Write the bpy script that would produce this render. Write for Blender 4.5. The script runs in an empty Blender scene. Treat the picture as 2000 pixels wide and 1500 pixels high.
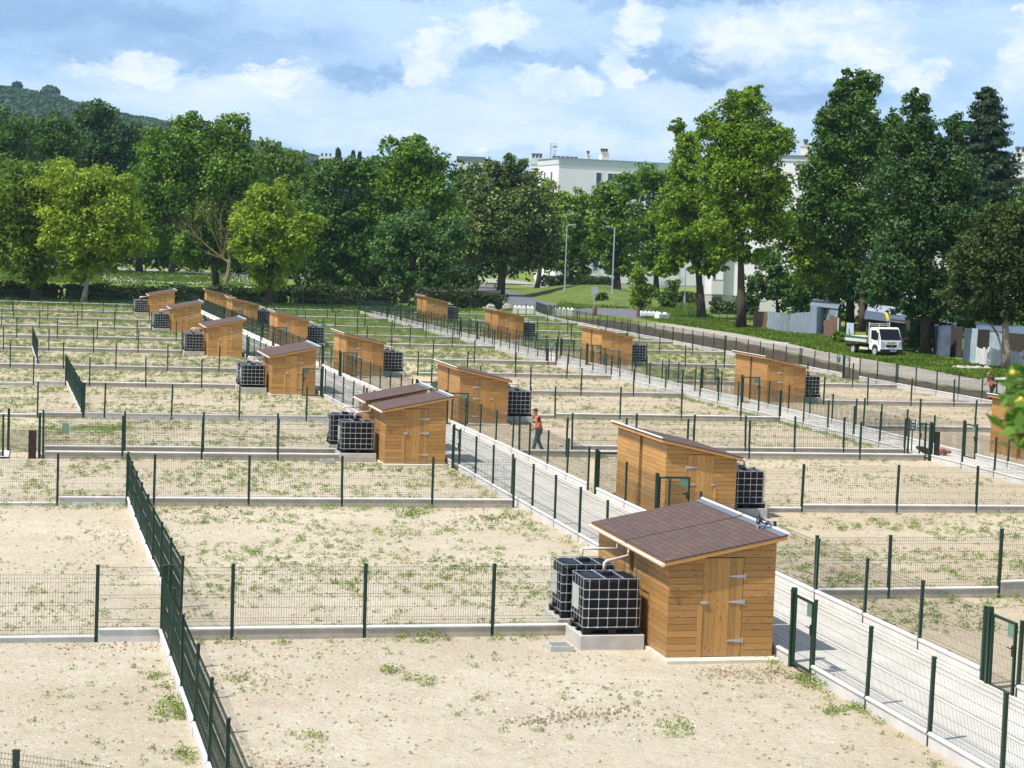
import bpy, math, random
import numpy as np
from mathutils import Matrix, Vector, noise
S = bpy.context.scene
C = S.collection
rnd = random.Random(7)
R_ = math.radians

# ------------------------------------------------------------------ camera
F = 3800.0; HC = 8.0; PITCH = math.atan(274 / F); ROLL = .037
cam = bpy.data.cameras.new('camera'); cam_o = bpy.data.objects.new('camera', cam); C.objects.link(cam_o)
_r0 = Vector((1, 0, 0)); FW = Vector((0, math.cos(PITCH), -math.sin(PITCH))); _u0 = Vector((0, math.sin(PITCH), math.cos(PITCH)))
RT = _r0 * math.cos(ROLL) + _u0 * math.sin(ROLL); UP = _u0 * math.cos(ROLL) - _r0 * math.sin(ROLL)
mw = Matrix.Identity(4)
for i in range(3):
    mw[i][0] = RT[i]; mw[i][1] = UP[i]; mw[i][2] = -FW[i]
mw[2][3] = HC
cam_o.matrix_world = mw
cam.sensor_width = 36; cam.lens = F / 2000 * 36
cam.clip_start = .5; cam.clip_end = 9000
cam.dof.use_dof = True; cam.dof.focus_distance = 50; cam.dof.aperture_fstop = 5.6
S.camera = cam_o

# ------------------------------------------------------------------ light
SUN_EL = R_(60); SUN_DIR = Vector((-.84, -.545, 0)).normalized()      # horizontal direction towards the sun
sun = bpy.data.lights.new('sun', 'SUN'); sun.energy = 4.6; sun.angle = R_(.5); sun.color = (1, .955, .88)
sun_o = bpy.data.objects.new('sun', sun); C.objects.link(sun_o)
td = Vector((SUN_DIR.x * math.cos(SUN_EL), SUN_DIR.y * math.cos(SUN_EL), math.sin(SUN_EL)))
sun_o.rotation_euler = td.to_track_quat('Z', 'Y').to_euler(); sun_o.location = (-60, -40, 120)
S.view_settings.view_transform = 'Standard'; S.view_settings.look = 'None'
S.view_settings.exposure = 0.36; S.view_settings.gamma = 1

W = bpy.data.worlds.new('World'); S.world = W; W.use_nodes = True
def build_sky():
    nt = W.node_tree; N = nt.nodes; L = nt.links; N.clear()
    def n(t, **k):
        x = N.new(t)
        for a, b in k.items(): setattr(x, a, b)
        return x
    def mth(op, a, b=None, cl=False):
        x = n('ShaderNodeMath', operation=op, use_clamp=cl)
        for i, q in enumerate((a, b)):
            if q is None: continue
            if isinstance(q, (int, float)): x.inputs[i].default_value = q
            else: L.new(q, x.inputs[i])
        return x.outputs[0]
    out = n('ShaderNodeOutputWorld'); bg = n('ShaderNodeBackground'); L.new(bg.outputs[0], out.inputs[0])
    sky = n('ShaderNodeTexSky', sky_type='NISHITA'); sky.sun_disc = False; sky.sun_elevation = SUN_EL
    sky.sun_rotation = math.atan2(SUN_DIR.x, SUN_DIR.y); sky.altitude = 100; sky.air_density = 1; sky.dust_density = 1.5; sky.ozone_density = 1
    skm = n('ShaderNodeMix', data_type='RGBA', blend_type='MULTIPLY'); skm.inputs[0].default_value = 1
    L.new(sky.outputs[0], skm.inputs[6]); skm.inputs[7].default_value = (.105, .105, .105, 1)
    tc = n('ShaderNodeTexCoord'); sp = n('ShaderNodeSeparateXYZ'); L.new(tc.outputs['Generated'], sp.inputs[0])
    az = mth('ARCTAN2', sp.outputs[0], sp.outputs[1]); el = mth('ARCSINE', sp.outputs[2])
    cmb = n('ShaderNodeCombineXYZ'); L.new(az, cmb.inputs[0]); L.new(el, cmb.inputs[1])
    def nz(sx, sy, scale, det, rough, dist=0, off=0):
        mp = n('ShaderNodeMapping'); mp.inputs['Scale'].default_value = (sx, sy, 1); mp.inputs['Location'].default_value = (off, off * .7, off * .3)
        L.new(cmb.outputs[0], mp.inputs[0])
        x = n('ShaderNodeTexNoise'); x.inputs['Scale'].default_value = scale; x.inputs['Detail'].default_value = det
        x.inputs['Roughness'].default_value = rough; x.inputs['Distortion'].default_value = dist
        L.new(mp.outputs[0], x.inputs[0]); return x
    def ramp(f, a, b):
        x = n('ShaderNodeMapRange', interpolation_type='SMOOTHSTEP'); L.new(f, x.inputs[0])
        x.inputs[1].default_value = a; x.inputs[2].default_value = b; return x.outputs[0]
    wob = nz(14, 22, 1.9, 9, .70, .2, 3.1); wob2 = nz(14, 26, 2.1, 9, .70, .2, 9.3)
    wa = mth('MULTIPLY', mth('SUBTRACT', wob.outputs[0], .5), .065); we = mth('MULTIPLY', mth('SUBTRACT', wob2.outputs[0], .5), .048)
    azw = mth('ADD', az, wa); elw = mth('ADD', el, we)
    def blob(x, y, rx, ry, hard=1.0):          # where a cloud mass hangs: azimuth / elevation of its middle, size in radians
        a0 = math.atan((x - 1000) / F); e0 = (476 + .037 * (x - 1000) - y) / F
        dx = mth('DIVIDE', mth('SUBTRACT', azw, a0), rx / F); dy = mth('DIVIDE', mth('SUBTRACT', elw, e0), ry / F)
        d = mth('SQRT', mth('ADD', mth('MULTIPLY', dx, dx), mth('MULTIPLY', dy, dy)))
        x = n('ShaderNodeMapRange', interpolation_type='SMOOTHSTEP'); L.new(d, x.inputs[0])
        x.inputs[1].default_value = 1.15; x.inputs[2].default_value = 1.15 - hard * .95; return x.outputs[0]
    def mx(a, b):
        return mth('MAXIMUM', a, b)
    def mixc(f, a, b):
        x = n('ShaderNodeMix', data_type='RGBA'); L.new(f, x.inputs[0])
        for i, q in ((6, a), (7, b)):
            if isinstance(q, tuple): x.inputs[i].default_value = (*q, 1)
            else: L.new(q, x.inputs[i])
        return x.outputs[2]
    base = nz(5, 16, 1.6, 6, .55, .4, 1.7); mid = nz(9, 22, 2.0, 8, .6, .5, 5.9); fine = nz(20, 34, 2.4, 9, .62, .3, 2.2)
    # pale veil over the blue
    c = mixc(mth('MULTIPLY', ramp(base.outputs[0], .30, .62), .8), (.33, .53, .82), (.46, .64, .86))
    c = mixc(mth('MULTIPLY', ramp(mid.outputs[0], .36, .70), .4), c, (.66, .78, .92))
    # soft white banks low down
    low = blob(420, 200, 420, 50, .9)
    for q in ((900, 215, 300, 60, .9), (1350, 200, 260, 60, .9), (1000, 270, 700, 40, .9)): low = mx(low, blob(*q))
    c = mixc(mth('MULTIPLY', low, mth('MULTIPLY', mid.outputs[0], 1.15)), c, (.72, .80, .90))
    # heavy blue-grey layers
    gr = blob(220, 55, 430, 74, .95)
    for q in ((400, 118, 330, 34, .95), (1050, 0, 900, 20, .9), (120, 80, 330, 75, .95), (500, 90, 240, 50, .95), (690, 150, 170, 34, .95), (1330, 140, 160, 44, .95), (1560, 200, 170, 44, .95), (1000, 120, 160, 30, .95), (1960, -8, 90, 16, .7)): gr = mx(gr, blob(*q))
    c = mixc(mth('MULTIPLY', gr, .92), c, mixc(ramp(mid.outputs[0], .3, .7), (.21, .36, .61), (.33, .50, .75)))
    # sunlit cumulus heads
    cu = blob(1230, 60, 52, 60, .45)
    for q in ((1180, 140, 45, 40, .5), (850, 95, 48, 52, .5), (950, 60, 60, 45, .6), (800, 140, 44, 40, .6), (1060, 165, 70, 34, .6), (1580, 60, 150, 70, .7), (1430, 90, 110, 60, .8),
              (1650, 130, 90, 40, .6), (1965, 150, 65, 75, .6), (1760, 160, 60, 40, .7), (240, 150, 120, 32, .8), (520, 165, 90, 30, .7), (1990, 60, 30, 22, .6), (890, 295, 40, 22, .8)): cu = mx(cu, blob(*q))
    c = mixc(mth('MULTIPLY', cu, mth('MULTIPLY_ADD', fine.outputs[0], .5), True), c, mixc(ramp(fine.outputs[0], .36, .58), (.64, .75, .89), (.84, .87, .90)))
    c = mixc(ramp(el, .30, .75), c, mixc(mth('MULTIPLY', ramp(mid.outputs[0], .35, .7), .5), skm.outputs[2], (.70, .76, .84)))
    L.new(c, bg.inputs[0]); bg.inputs[1].default_value = 1.0
build_sky()

# ------------------------------------------------------------------ frames
TH = math.atan((1000 - 70) / F)
UD = Vector((-math.sin(TH), math.cos(TH), 0)); VD = Vector((math.cos(TH), math.sin(TH), 0))   # along the paths / across them
def P(u, v, z=0.): q = UD * u + VD * v; return Vector((q.x, q.y, z))
def ray(x, y): return FW + RT * ((x - 1000) / F) - UP * ((y - 750) / F)
def G(x, y, z=0.):
    d = ray(x, y); return Vector((0, 0, HC)) + d * ((z - HC) / d.z)
def UV(p): return p.dot(UD), p.dot(VD)
def at(x, y, depth): return Vector((0, 0, HC)) + ray(x, y) * depth
def depth_of(p): return (Vector(p) - Vector((0, 0, HC))).dot(FW)
def interp(tab, u):
    if u <= tab[0][0]: return tab[0][1]
    for (a, b), (c, d) in zip(tab, tab[1:]):
        if u <= c: return b + (d - b) * (u - a) / (c - a)
    return tab[-1][1]
p1l = lambda u: interp([(70, 14.4), (98, 13.8), (127, 13.05), (156, 12.7), (210, 12.6)], u)
p1r = lambda u: interp([(72, 17.55), (100, 17.1), (130, 16.5), (160, 16.1), (210, 15.6)], u)
p2l = lambda u: interp([(80, 34.7), (120, 33.9), (160, 33.5), (210, 33.4)], u)
p2r = lambda u: interp([(80, 36.6), (120, 36.0), (160, 35.2), (210, 34.6)], u)
outf = lambda u: interp([(112, 51.4), (160, 52.4), (197, 53.4), (206, 54), (217, 55.6)], u)

# ------------------------------------------------------------------ materials
MATS = {}
def mat(name, col, rough=.7, var=.12, scale=6., bump=0., bscale=30., metal=0., col2=None, stretch=(1, 1, 1), island=0., spec=.35, trans=0., coord='Object'):
    m = bpy.data.materials.new(name); m.use_nodes = True; nt = m.node_tree; N = nt.nodes; L = nt.links
    b = N['Principled BSDF']; b.inputs['Roughness'].default_value = rough; b.inputs['Metallic'].default_value = metal
    b.inputs['Specular IOR Level'].default_value = spec
    tc = N.new('ShaderNodeTexCoord'); mp = N.new('ShaderNodeMapping'); mp.inputs['Scale'].default_value = stretch
    L.new(tc.outputs[coord], mp.inputs[0])
    nz = N.new('ShaderNodeTexNoise'); nz.inputs['Scale'].default_value = scale; nz.inputs['Detail'].default_value = 6; nz.inputs['Roughness'].default_value = .6
    L.new(mp.outputs[0], nz.inputs[0])
    cr = N.new('ShaderNodeValToRGB'); e = cr.color_ramp.elements
    c2 = col2 or tuple(min(1, q * (1 + var)) for q in col); c1 = col if col2 else tuple(q * (1 - var) for q in col)
    e[0].position = .3; e[0].color = (*c1, 1); e[1].position = .7; e[1].color = (*c2, 1)
    L.new(nz.outputs[0], cr.inputs[0]); outc = cr.outputs[0]
    if island:
        ge = N.new('ShaderNodeNewGeometry'); hs = N.new('ShaderNodeHueSaturation'); mr = N.new('ShaderNodeMapRange')
        L.new(ge.outputs['Random Per Island'], mr.inputs[0]); mr.inputs[3].default_value = 1 - island; mr.inputs[4].default_value = 1 + island
        L.new(mr.outputs[0], hs.inputs['Value']); L.new(outc, hs.inputs['Color']); outc = hs.outputs[0]
    if name in ('wood', 'wood_door'):
        mk = N.new('ShaderNodeMapping'); mk.inputs['Scale'].default_value = (4.2, 4.2, 9) if name == 'wood' else (9, 9, 4.2); L.new(tc.outputs[coord], mk.inputs[0])
        vk = N.new('ShaderNodeTexVoronoi'); vk.inputs['Scale'].default_value = 1.; L.new(mk.outputs[0], vk.inputs[0])
        rk = N.new('ShaderNodeMapRange'); L.new(vk.outputs['Distance'], rk.inputs[0]); rk.inputs[1].default_value = .17; rk.inputs[2].default_value = .08; rk.inputs[3].default_value = 0; rk.inputs[4].default_value = .75
        n3 = N.new('ShaderNodeTexNoise'); n3.inputs['Scale'].default_value = .9; n3.inputs['Detail'].default_value = 4; L.new(tc.outputs[coord], n3.inputs[0])
        r3 = N.new('ShaderNodeMapRange'); L.new(n3.outputs[0], r3.inputs[0]); r3.inputs[1].default_value = .55; r3.inputs[2].default_value = .75; r3.inputs[3].default_value = 0; r3.inputs[4].default_value = .45
        oi = N.new('ShaderNodeObjectInfo'); ro = N.new('ShaderNodeMapRange'); L.new(oi.outputs['Random'], ro.inputs[0]); ro.inputs[3].default_value = .84; ro.inputs[4].default_value = 1.12
        ho = N.new('ShaderNodeHueSaturation'); L.new(ro.outputs[0], ho.inputs['Value']); L.new(outc, ho.inputs['Color']); outc = ho.outputs[0]
        sz = N.new('ShaderNodeSeparateXYZ'); L.new(tc.outputs['Object'], sz.inputs[0]); rz_ = N.new('ShaderNodeMapRange'); L.new(sz.outputs[2], rz_.inputs[0]); rz_.inputs[1].default_value = .32; rz_.inputs[2].default_value = .04; rz_.inputs[3].default_value = 0
        mz = N.new('ShaderNodeMath'); mz.operation = 'MULTIPLY'; L.new(n3.outputs[0], mz.inputs[0]); mz.inputs[1].default_value = .8; L.new(mz.outputs[0], rz_.inputs[4])
        for fac, cc in ((rz_, (.33, .24, .15, 1)), (rk, (.10, .045, .018, 1)), (r3, (.27, .20, .13, 1))):
            x = N.new('ShaderNodeMix'); x.data_type = 'RGBA'; L.new(fac.outputs[0], x.inputs[0]); L.new(outc, x.inputs[6]); x.inputs[7].default_value = cc; outc = x.outputs[2]
    L.new(outc, b.inputs['Base Color'])
    if bump:
        n2 = N.new('ShaderNodeTexNoise'); n2.inputs['Scale'].default_value = bscale; n2.inputs['Detail'].default_value = 5; L.new(mp.outputs[0], n2.inputs[0])
        bp = N.new('ShaderNodeBump'); bp.inputs['Strength'].default_value = bump; bp.inputs['Distance'].default_value = .02
        L.new(n2.outputs[0], bp.inputs['Height']); L.new(bp.outputs[0], b.inputs['Normal'])
    MATS[name] = m; return m
def leafmat(name, dark, mid, light, trans=.3, rough=.55):
    m = bpy.data.materials.new(name); m.use_nodes = True; nt = m.node_tree; N = nt.nodes; L = nt.links
    b = N['Principled BSDF']; b.inputs['Roughness'].default_value = rough; b.inputs['Specular IOR Level'].default_value = .3
    ge = N.new('ShaderNodeNewGeometry'); cr = N.new('ShaderNodeValToRGB'); e = cr.color_ramp.elements
    e[0].position = 0; e[0].color = (*dark, 1); e[1].position = 1; e[1].color = (*light, 1)
    x = e.new(.55); x.color = (*mid, 1)
    tc = N.new('ShaderNodeTexCoord'); nz = N.new('ShaderNodeTexNoise'); nz.inputs['Scale'].default_value = .35; nz.inputs['Detail'].default_value = 3
    L.new(tc.outputs['Object'], nz.inputs[0])
    ad = N.new('ShaderNodeMath'); ad.operation = 'MULTIPLY_ADD'; L.new(nz.outputs[0], ad.inputs[0]); ad.inputs[1].default_value = 1.3; ad.inputs[2].default_value = -.4
    av = N.new('ShaderNodeMath'); av.operation = 'MULTIPLY_ADD'; L.new(ge.outputs['Random Per Island'], av.inputs[0]); av.inputs[1].default_value = .55; L.new(ad.outputs[0], av.inputs[2])
    L.new(av.outputs[0], cr.inputs[0]); L.new(cr.outputs[0], b.inputs['Base Color'])
    tr = N.new('ShaderNodeBsdfTranslucent'); L.new(cr.outputs[0], tr.inputs[0]); ms = N.new('ShaderNodeMixShader'); ms.inputs[0].default_value = trans
    L.new(b.outputs[0], ms.inputs[1]); L.new(tr.outputs[0], ms.inputs[2]); L.new(ms.outputs[0], N['Material Output'].inputs[0])
    MATS[name] = m; return m
M = MATS
mat('wood', (.38, .185, .056), .6, .3, 3., .3, 40, col2=(.52, .29, .095), stretch=(1.5, 1.5, 16), island=.18, spec=.3)
mat('wood_door', (.40, .20, .058), .6, .24, 3., .25, 40, col2=(.50, .275, .09), stretch=(14, 14, 1.1), island=.2, spec=.3)
mat('wood_trim', (.50, .26, .085), .6, .18, 4., .15, 40, stretch=(2, 2, 8), spec=.3)
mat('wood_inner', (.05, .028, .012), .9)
mat('steel', (.55, .57, .60), .38, .08, 20, metal=.85)
mat('galv', (.50, .53, .56), .45, .1, 12, metal=.6)
mat('plastic_black', (.007, .008, .012), .5, .2, 4, spec=.25)
mat('plastic_pipe', (.72, .58, .48), .45, .06, 5)
mat('concrete', (.47, .45, .41), .85, .14, 3., .3, 40)
mat('plank_concrete', (.40, .36, .31), .85, .2, 2., .2, 30)  # soil stain plus the dimness of the grazed front, both in the colour
mat('plank_sunlit', (.58, .565, .54), .85, .14, 1.5, .15, 30)  # paler copy of the plank concrete: direct sun on the faces painted in
mat('plank_cap_sunlit', (.66, .645, .615), .8, .1, 2., .2, 30)  # cap paler than the body, sun on the plank top put into the colour
mat('slab', (.62, .56, .46), .85, .1, 3., .2, 30)
mat('green_paint', (.004, .030, .018), .42, .15, 5, spec=.5)
mat('green_sign', (.13, .23, .165), .5, .05)
mat('sign_dark', (.04, .13, .12), .5, .05)
mat('white_paint', (.78, .79, .80), .4, .05, 3)
mat('white_block', (.74, .73, .70), .8, .12, 2., .2, 20)
mat('rail_metal', (.42, .45, .48), .5, .1, 5, metal=.3)
mat('alu_label', (.42, .44, .40), .5, .08)
mat('bark', (.07, .052, .038), .9, .4, 3., .8, 12, stretch=(4, 4, .7))
mat('bark_pale', (.30, .25, .19), .9, .35, 3., .6, 12, stretch=(4, 4, .7))
mat('bark_dead', (.22, .17, .09), .9, .3, 3.)
mat('asphalt', (.13, .135, .15), .9, .15, .6, .2, 40)
mat('pavement', (.30, .29, .275), .9, .12, .5)
mat('corrugated', (.19, .235, .29), .5, .22, 1.6, col2=(.34, .39, .44), stretch=(3, 3, .35), metal=.35, spec=.4, island=.14)
mat('corrugated_dark', (.10, .13, .18), .5, .3, 1.5, metal=.2, island=.2)
mat('roof_sheet', (.40, .46, .53), .5, .15, 1.5, metal=.2, island=.15)
mat('old_board', (.16, .095, .065), .9, .35, 2., stretch=(4, 4, .6), island=.3)
mat('pale_board', (.42, .52, .58), .8, .2, 3., island=.15)
mat('white_board', (.58, .57, .54), .85, .25, 3., stretch=(4, 4, .6), island=.15)
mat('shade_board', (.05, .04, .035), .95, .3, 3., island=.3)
mat('render_white', (.84, .805, .80), .9, .05, .25)
mat('render_grey', (.58, .565, .555), .9, .05, .25)
mat('render_band', (.60, .63, .64), .85, .04, .3)
mat('win_glass', (.03, .04, .055), .12, .2, .5, spec=.8)
mat('truck_glass', (.008, .010, .013), .15, .2, .5, spec=.4)
mat('win_frame', (.75, .76, .78), .5, .03)
mat('chimney', (.72, .64, .50), .9, .08, 1)
mat('chimney_cap', (.10, .09, .09), .8)
mat('stone', (.40, .37, .32), .9, .25, 2., .6, 8)
mat('lamp_metal', (.40, .46, .53), .45, .08, 2, metal=.3)
mat('tyre', (.015, .015, .016), .9)
mat('rim', (.48, .48, .47), .5, .1)
mat('truck_white', (.80, .82, .85), .3, .03, 2, spec=.6)
mat('truck_green', (.02, .13, .09), .45)
mat('truck_cream', (.62, .58, .50), .6, .1, 3)
mat('dark_trim', (.02, .02, .022), .6)
mat('chassis', (.06, .05, .045), .8, .3, 5)
mat('orange_logo', (.75, .30, .02), .5)
mat('lens', (.55, .58, .60), .2, .05, 5, spec=.8)
mat('red_crate', (.45, .09, .04), .6)
mat('yellow_plastic', (.75, .55, .02), .5)
mat('skin', (.50, .22, .14), .55, .08, 20)
mat('hair', (.055, .035, .025), .8, .3, 40)
mat('vest_orange', (.85, .17, .05), .6, .08, 10)
mat('vest_orange_bright', (.95, .16, .02), .6, .08, 10)
mat('reflective', (.62, .62, .58), .35)
mat('shirt_navy', (.018, .022, .045), .8)
mat('trousers_grey', (.10, .125, .17), .85, .15, 12)
mat('trousers_navy', (.018, .022, .032), .85, .15, 12)
mat('shoe', (.30, .26, .21), .7)
mat('feather_black', (.010, .011, .018), .4, spec=.5)
mat('feather_white', (.78, .79, .82), .7)
mat('feather_blue', (.03, .06, .14), .35, spec=.5)
mat('beak', (.02, .02, .02), .5)
mat('debris_brown', (.10, .06, .03), .9, .4, 8)
mat('debris_red', (.32, .13, .09), .9, .35, 8)
mat('rust_post', (.035, .020, .015), .9, .3, 6)
mat('fruit', (.72, .50, .06), .45, .15, 10)
mat('flower_white', (.78, .80, .74), .8)
mat('roller_white', (.70, .72, .74), .5)
leafmat('leaf_olive_dark', (.018, .034, .007), (.055, .092, .015), (.115, .155, .028), .3)
leafmat('leaf_mid', (0.0403, 0.0959, 0.0086), (0.1109, 0.2178, 0.0173), (0.2419, 0.3833, 0.0324))
leafmat('leaf_yellow', (0.0936, 0.1716, 0.0120), (0.2496, 0.3588, 0.0240), (0.4680, 0.5772, 0.0540), .4)
leafmat('leaf_olive', (0.0538, 0.0998, 0.0108), (0.1459, 0.2412, 0.0238), (0.2918, 0.3991, 0.0486), .35)
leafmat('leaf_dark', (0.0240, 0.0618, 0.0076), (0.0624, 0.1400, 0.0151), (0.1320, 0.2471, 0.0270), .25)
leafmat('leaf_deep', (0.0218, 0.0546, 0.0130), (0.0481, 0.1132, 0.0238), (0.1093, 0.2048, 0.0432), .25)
leafmat('leaf_bright', (0.0672, 0.1346, 0.0076), (0.1632, 0.2772, 0.0151), (0.3072, 0.4435, 0.0324), .38)
leafmat('leaf_bluish', (0.0356, 0.0826, 0.0216), (0.0892, 0.1874, 0.0454), (0.1782, 0.3000, 0.0756), .3)
leafmat('leaf_linden', (0.0283, 0.0632, 0.0086), (0.0787, 0.1331, 0.0238), (0.3779, 0.4325, 0.1188), .2)
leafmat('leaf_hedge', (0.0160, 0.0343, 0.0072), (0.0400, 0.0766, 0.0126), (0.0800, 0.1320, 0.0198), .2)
leafmat('leaf_hedge_sunlit', (0.0720, 0.1320, 0.0144), (0.1800, 0.2640, 0.0264), (0.3000, 0.3840, 0.0480), .3)
leafmat('leaf_red', (.12, .025, .01), (.28, .06, .02), (.42, .11, .03), .3)
leafmat('leaf_spruce', (0.0108, 0.0275, 0.0090), (0.0243, 0.0575, 0.0180), (0.0473, 0.0938, 0.0288), .15)
leafmat('leaf_near', (.05, .12, .012), (.13, .26, .03), (.26, .42, .07), .45)
leafmat('leaf_weed', (.09, .14, .025), (.20, .29, .05), (.33, .40, .11), .35)
leafmat('leaf_grass', (.05, .10, .010), (.13, .22, .022), (.26, .33, .065), .4)
leafmat('leaf_forest', (.012, .044, .014), (.028, .085, .024), (.05, .12, .034), .2)

# ------------------------------------------------------------------ mesh helpers
class MB:
    def __init__(s): s.V = []; s.F = []; s.I = []
    def add(s, vs, fs, mi=0):
        o = len(s.V); s.V += [tuple(v) for v in vs]; s.F += [tuple(i + o for i in f) for f in fs]; s.I += [mi] * len(fs); return s
    def box(s, x0, y0, z0, x1, y1, z1, mi=0):
        return s.add([(x0, y0, z0), (x1, y0, z0), (x1, y1, z0), (x0, y1, z0), (x0, y0, z1), (x1, y0, z1), (x1, y1, z1), (x0, y1, z1)],
                     [(0, 3, 2, 1), (4, 5, 6, 7), (0, 1, 5, 4), (1, 2, 6, 5), (2, 3, 7, 6), (3, 0, 4, 7)], mi)
    def hexa(s, pts, mi=0):
        return s.add(pts, [(0, 3, 2, 1), (4, 5, 6, 7), (0, 1, 5, 4), (1, 2, 6, 5), (2, 3, 7, 6), (3, 0, 4, 7)], mi)
    def prism(s, poly, axis, a, b, mi=0):      # poly in the two other axes, extruded a..b
        k = len(poly)
        def pt(p, t):
            if axis == 'x': return (t, p[0], p[1])
            if axis == 'y': return (p[0], t, p[1])
            return (p[0], p[1], t)
        vs = [pt(p, a) for p in poly] + [pt(p, b) for p in poly]
        return s.add(vs, [tuple(range(k))[::-1], tuple(range(k, 2 * k))] + [(i, (i + 1) % k, (i + 1) % k + k, i + k) for i in range(k)], mi)
    def tube(s, pts, r, n=6, mi=0, cap=True):
        pts = [Vector(p) for p in pts]; rs = r if isinstance(r, (list, tuple)) else [r] * len(pts)
        rings = []; ref = None
        for i, p in enumerate(pts):
            t = (pts[min(i + 1, len(pts) - 1)] - pts[max(i - 1, 0)]).normalized()
            if ref is None: ref = Vector((0, 0, 1)) if abs(t.z) < .9 else Vector((1, 0, 0))
            a = t.cross(ref).normalized(); b = t.cross(a).normalized(); ref = b.cross(t)
            rings.append([p + (a * math.cos(2 * math.pi * k / n) + b * math.sin(2 * math.pi * k / n)) * rs[i] for k in range(n)])
        vs = [q for r_ in rings for q in r_]; fs = []
        for i in range(len(pts) - 1):
            for k in range(n): fs.append((i * n + k, i * n + (k + 1) % n, (i + 1) * n + (k + 1) % n, (i + 1) * n + k))
        if cap: fs.append(tuple(range(n))[::-1]); fs.append(tuple((len(pts) - 1) * n + k for k in range(n)))
        return s.add(vs, fs, mi)
    def lathe(s, prof, n=12, o=(0, 0, 0), mi=0):
        vs = []; fs = []
        for r, z in prof:
            for k in range(n): vs.append((o[0] + r * math.cos(2 * math.pi * k / n), o[1] + r * math.sin(2 * math.pi * k / n), o[2] + z))
        for i in range(len(prof) - 1):
            for k in range(n): fs.append((i * n + k, i * n + (k + 1) % n, (i + 1) * n + (k + 1) % n, (i + 1) * n + k))
        fs.append(tuple(range(n))[::-1]); fs.append(tuple((len(prof) - 1) * n + k for k in range(n)))
        return s.add(vs, fs, mi)
    def ball(s, c, r, nu=10, nv=7, mi=0, jit=0.):
        rx, ry, rz = r if isinstance(r, (tuple, list)) else (r, r, r); vs = [(c[0], c[1], c[2] - rz)]; fs = []
        for j in range(1, nv):
            a = math.pi * j / nv - math.pi / 2
            for k in range(nu):
                q = 1 + jit * (rnd.random() - .5); b = 2 * math.pi * k / nu
                vs.append((c[0] + rx * q * math.cos(a) * math.cos(b), c[1] + ry * q * math.cos(a) * math.sin(b), c[2] + rz * q * math.sin(a)))
        vs.append((c[0], c[1], c[2] + rz)); top = len(vs) - 1
        for k in range(nu): fs.append((0, 1 + (k + 1) % nu, 1 + k)); fs.append((top, top - nu + k, top - nu + (k + 1) % nu))
        for j in range(nv - 2):
            for k in range(nu): a = 1 + j * nu; fs.append((a + k, a + (k + 1) % nu, a + nu + (k + 1) % nu, a + nu + k))
        return s.add(vs, fs, mi)
    def flip(s, mx, my):
        sx = -1 if mx else 1; sy = -1 if my else 1
        s.V = [(x * sx, y * sy, z) for x, y, z in s.V]
        if sx * sy < 0: s.F = [f[::-1] for f in s.F]
        return s
    def build(s, name, mats, parent=None, smooth=False, bevel=0.):
        me = bpy.data.meshes.new(name); me.from_pydata(s.V, [], s.F)
        if not isinstance(mats, (list, tuple)): mats = [mats]
        for m in mats: me.materials.append(M[m])
        if len(mats) > 1: me.polygons.foreach_set('material_index', s.I)
        if smooth: me.polygons.foreach_set('use_smooth', [True] * len(s.F))
        me.update(); o = bpy.data.objects.new(name, me); C.objects.link(o)
        if parent: o.parent = parent
        if bevel:
            bv = o.modifiers.new('bevel', 'BEVEL'); bv.width = bevel; bv.segments = 2; bv.limit_method = 'ANGLE'
        return o
def tag(o, label=None, cat=None, group=None, kind=None):
    if label: o['label'] = label
    if cat: o['category'] = cat
    if group: o['group'] = group
    if kind: o['kind'] = kind
    return o
def thing(name, label, cat, loc=(0, 0, 0), rz=0., group=None):
    o = bpy.data.objects.new(name, None); C.objects.link(o); o.location = loc; o.rotation_euler = (0, 0, rz); o.empty_display_size = .3
    return tag(o, label, cat, group)
def copy_tree(o, parent=None):
    c = o.copy(); C.objects.link(c)
    if parent: c.parent = parent
    for ch in list(o.children): copy_tree(ch, c)
    return c
def quads_obj(name, co, mt, parent=None):     # co: (n,4,3) array
    n = len(co); me = bpy.data.meshes.new(name); me.vertices.add(n * 4); me.loops.add(n * 4); me.polygons.add(n)
    me.vertices.foreach_set('co', np.ascontiguousarray(co, dtype=np.float32).ravel())
    me.loops.foreach_set('vertex_index', np.arange(n * 4, dtype=np.int32))
    me.polygons.foreach_set('loop_start', np.arange(0, n * 4, 4, dtype=np.int32)); me.polygons.foreach_set('loop_total', np.full(n, 4, dtype=np.int32))
    me.materials.append(M[mt]); me.update(); me.validate(); o = bpy.data.objects.new(name, me); C.objects.link(o)
    if parent: o.parent = parent
    return o
rng = np.random.default_rng(11)
def unit(a): return a / np.maximum(np.linalg.norm(a, axis=1, keepdims=True), 1e-9)
def leaves(cen, nor, L, Wd, jit=.35):         # diamond leaf clusters
    n = len(cen); r = unit(rng.normal(size=(n, 3))); nor = unit(nor)
    t = unit(np.cross(nor, r)); b = np.cross(nor, t)
    l = (L * (1 + jit * rng.uniform(-1, 1, n)))[:, None]; w = (Wd * (1 + jit * rng.uniform(-1, 1, n)))[:, None]
    return np.stack([cen - t * l, cen - b * w + t * l * .15, cen + t * l, cen + b * w + t * l * .15], 1)

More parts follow.
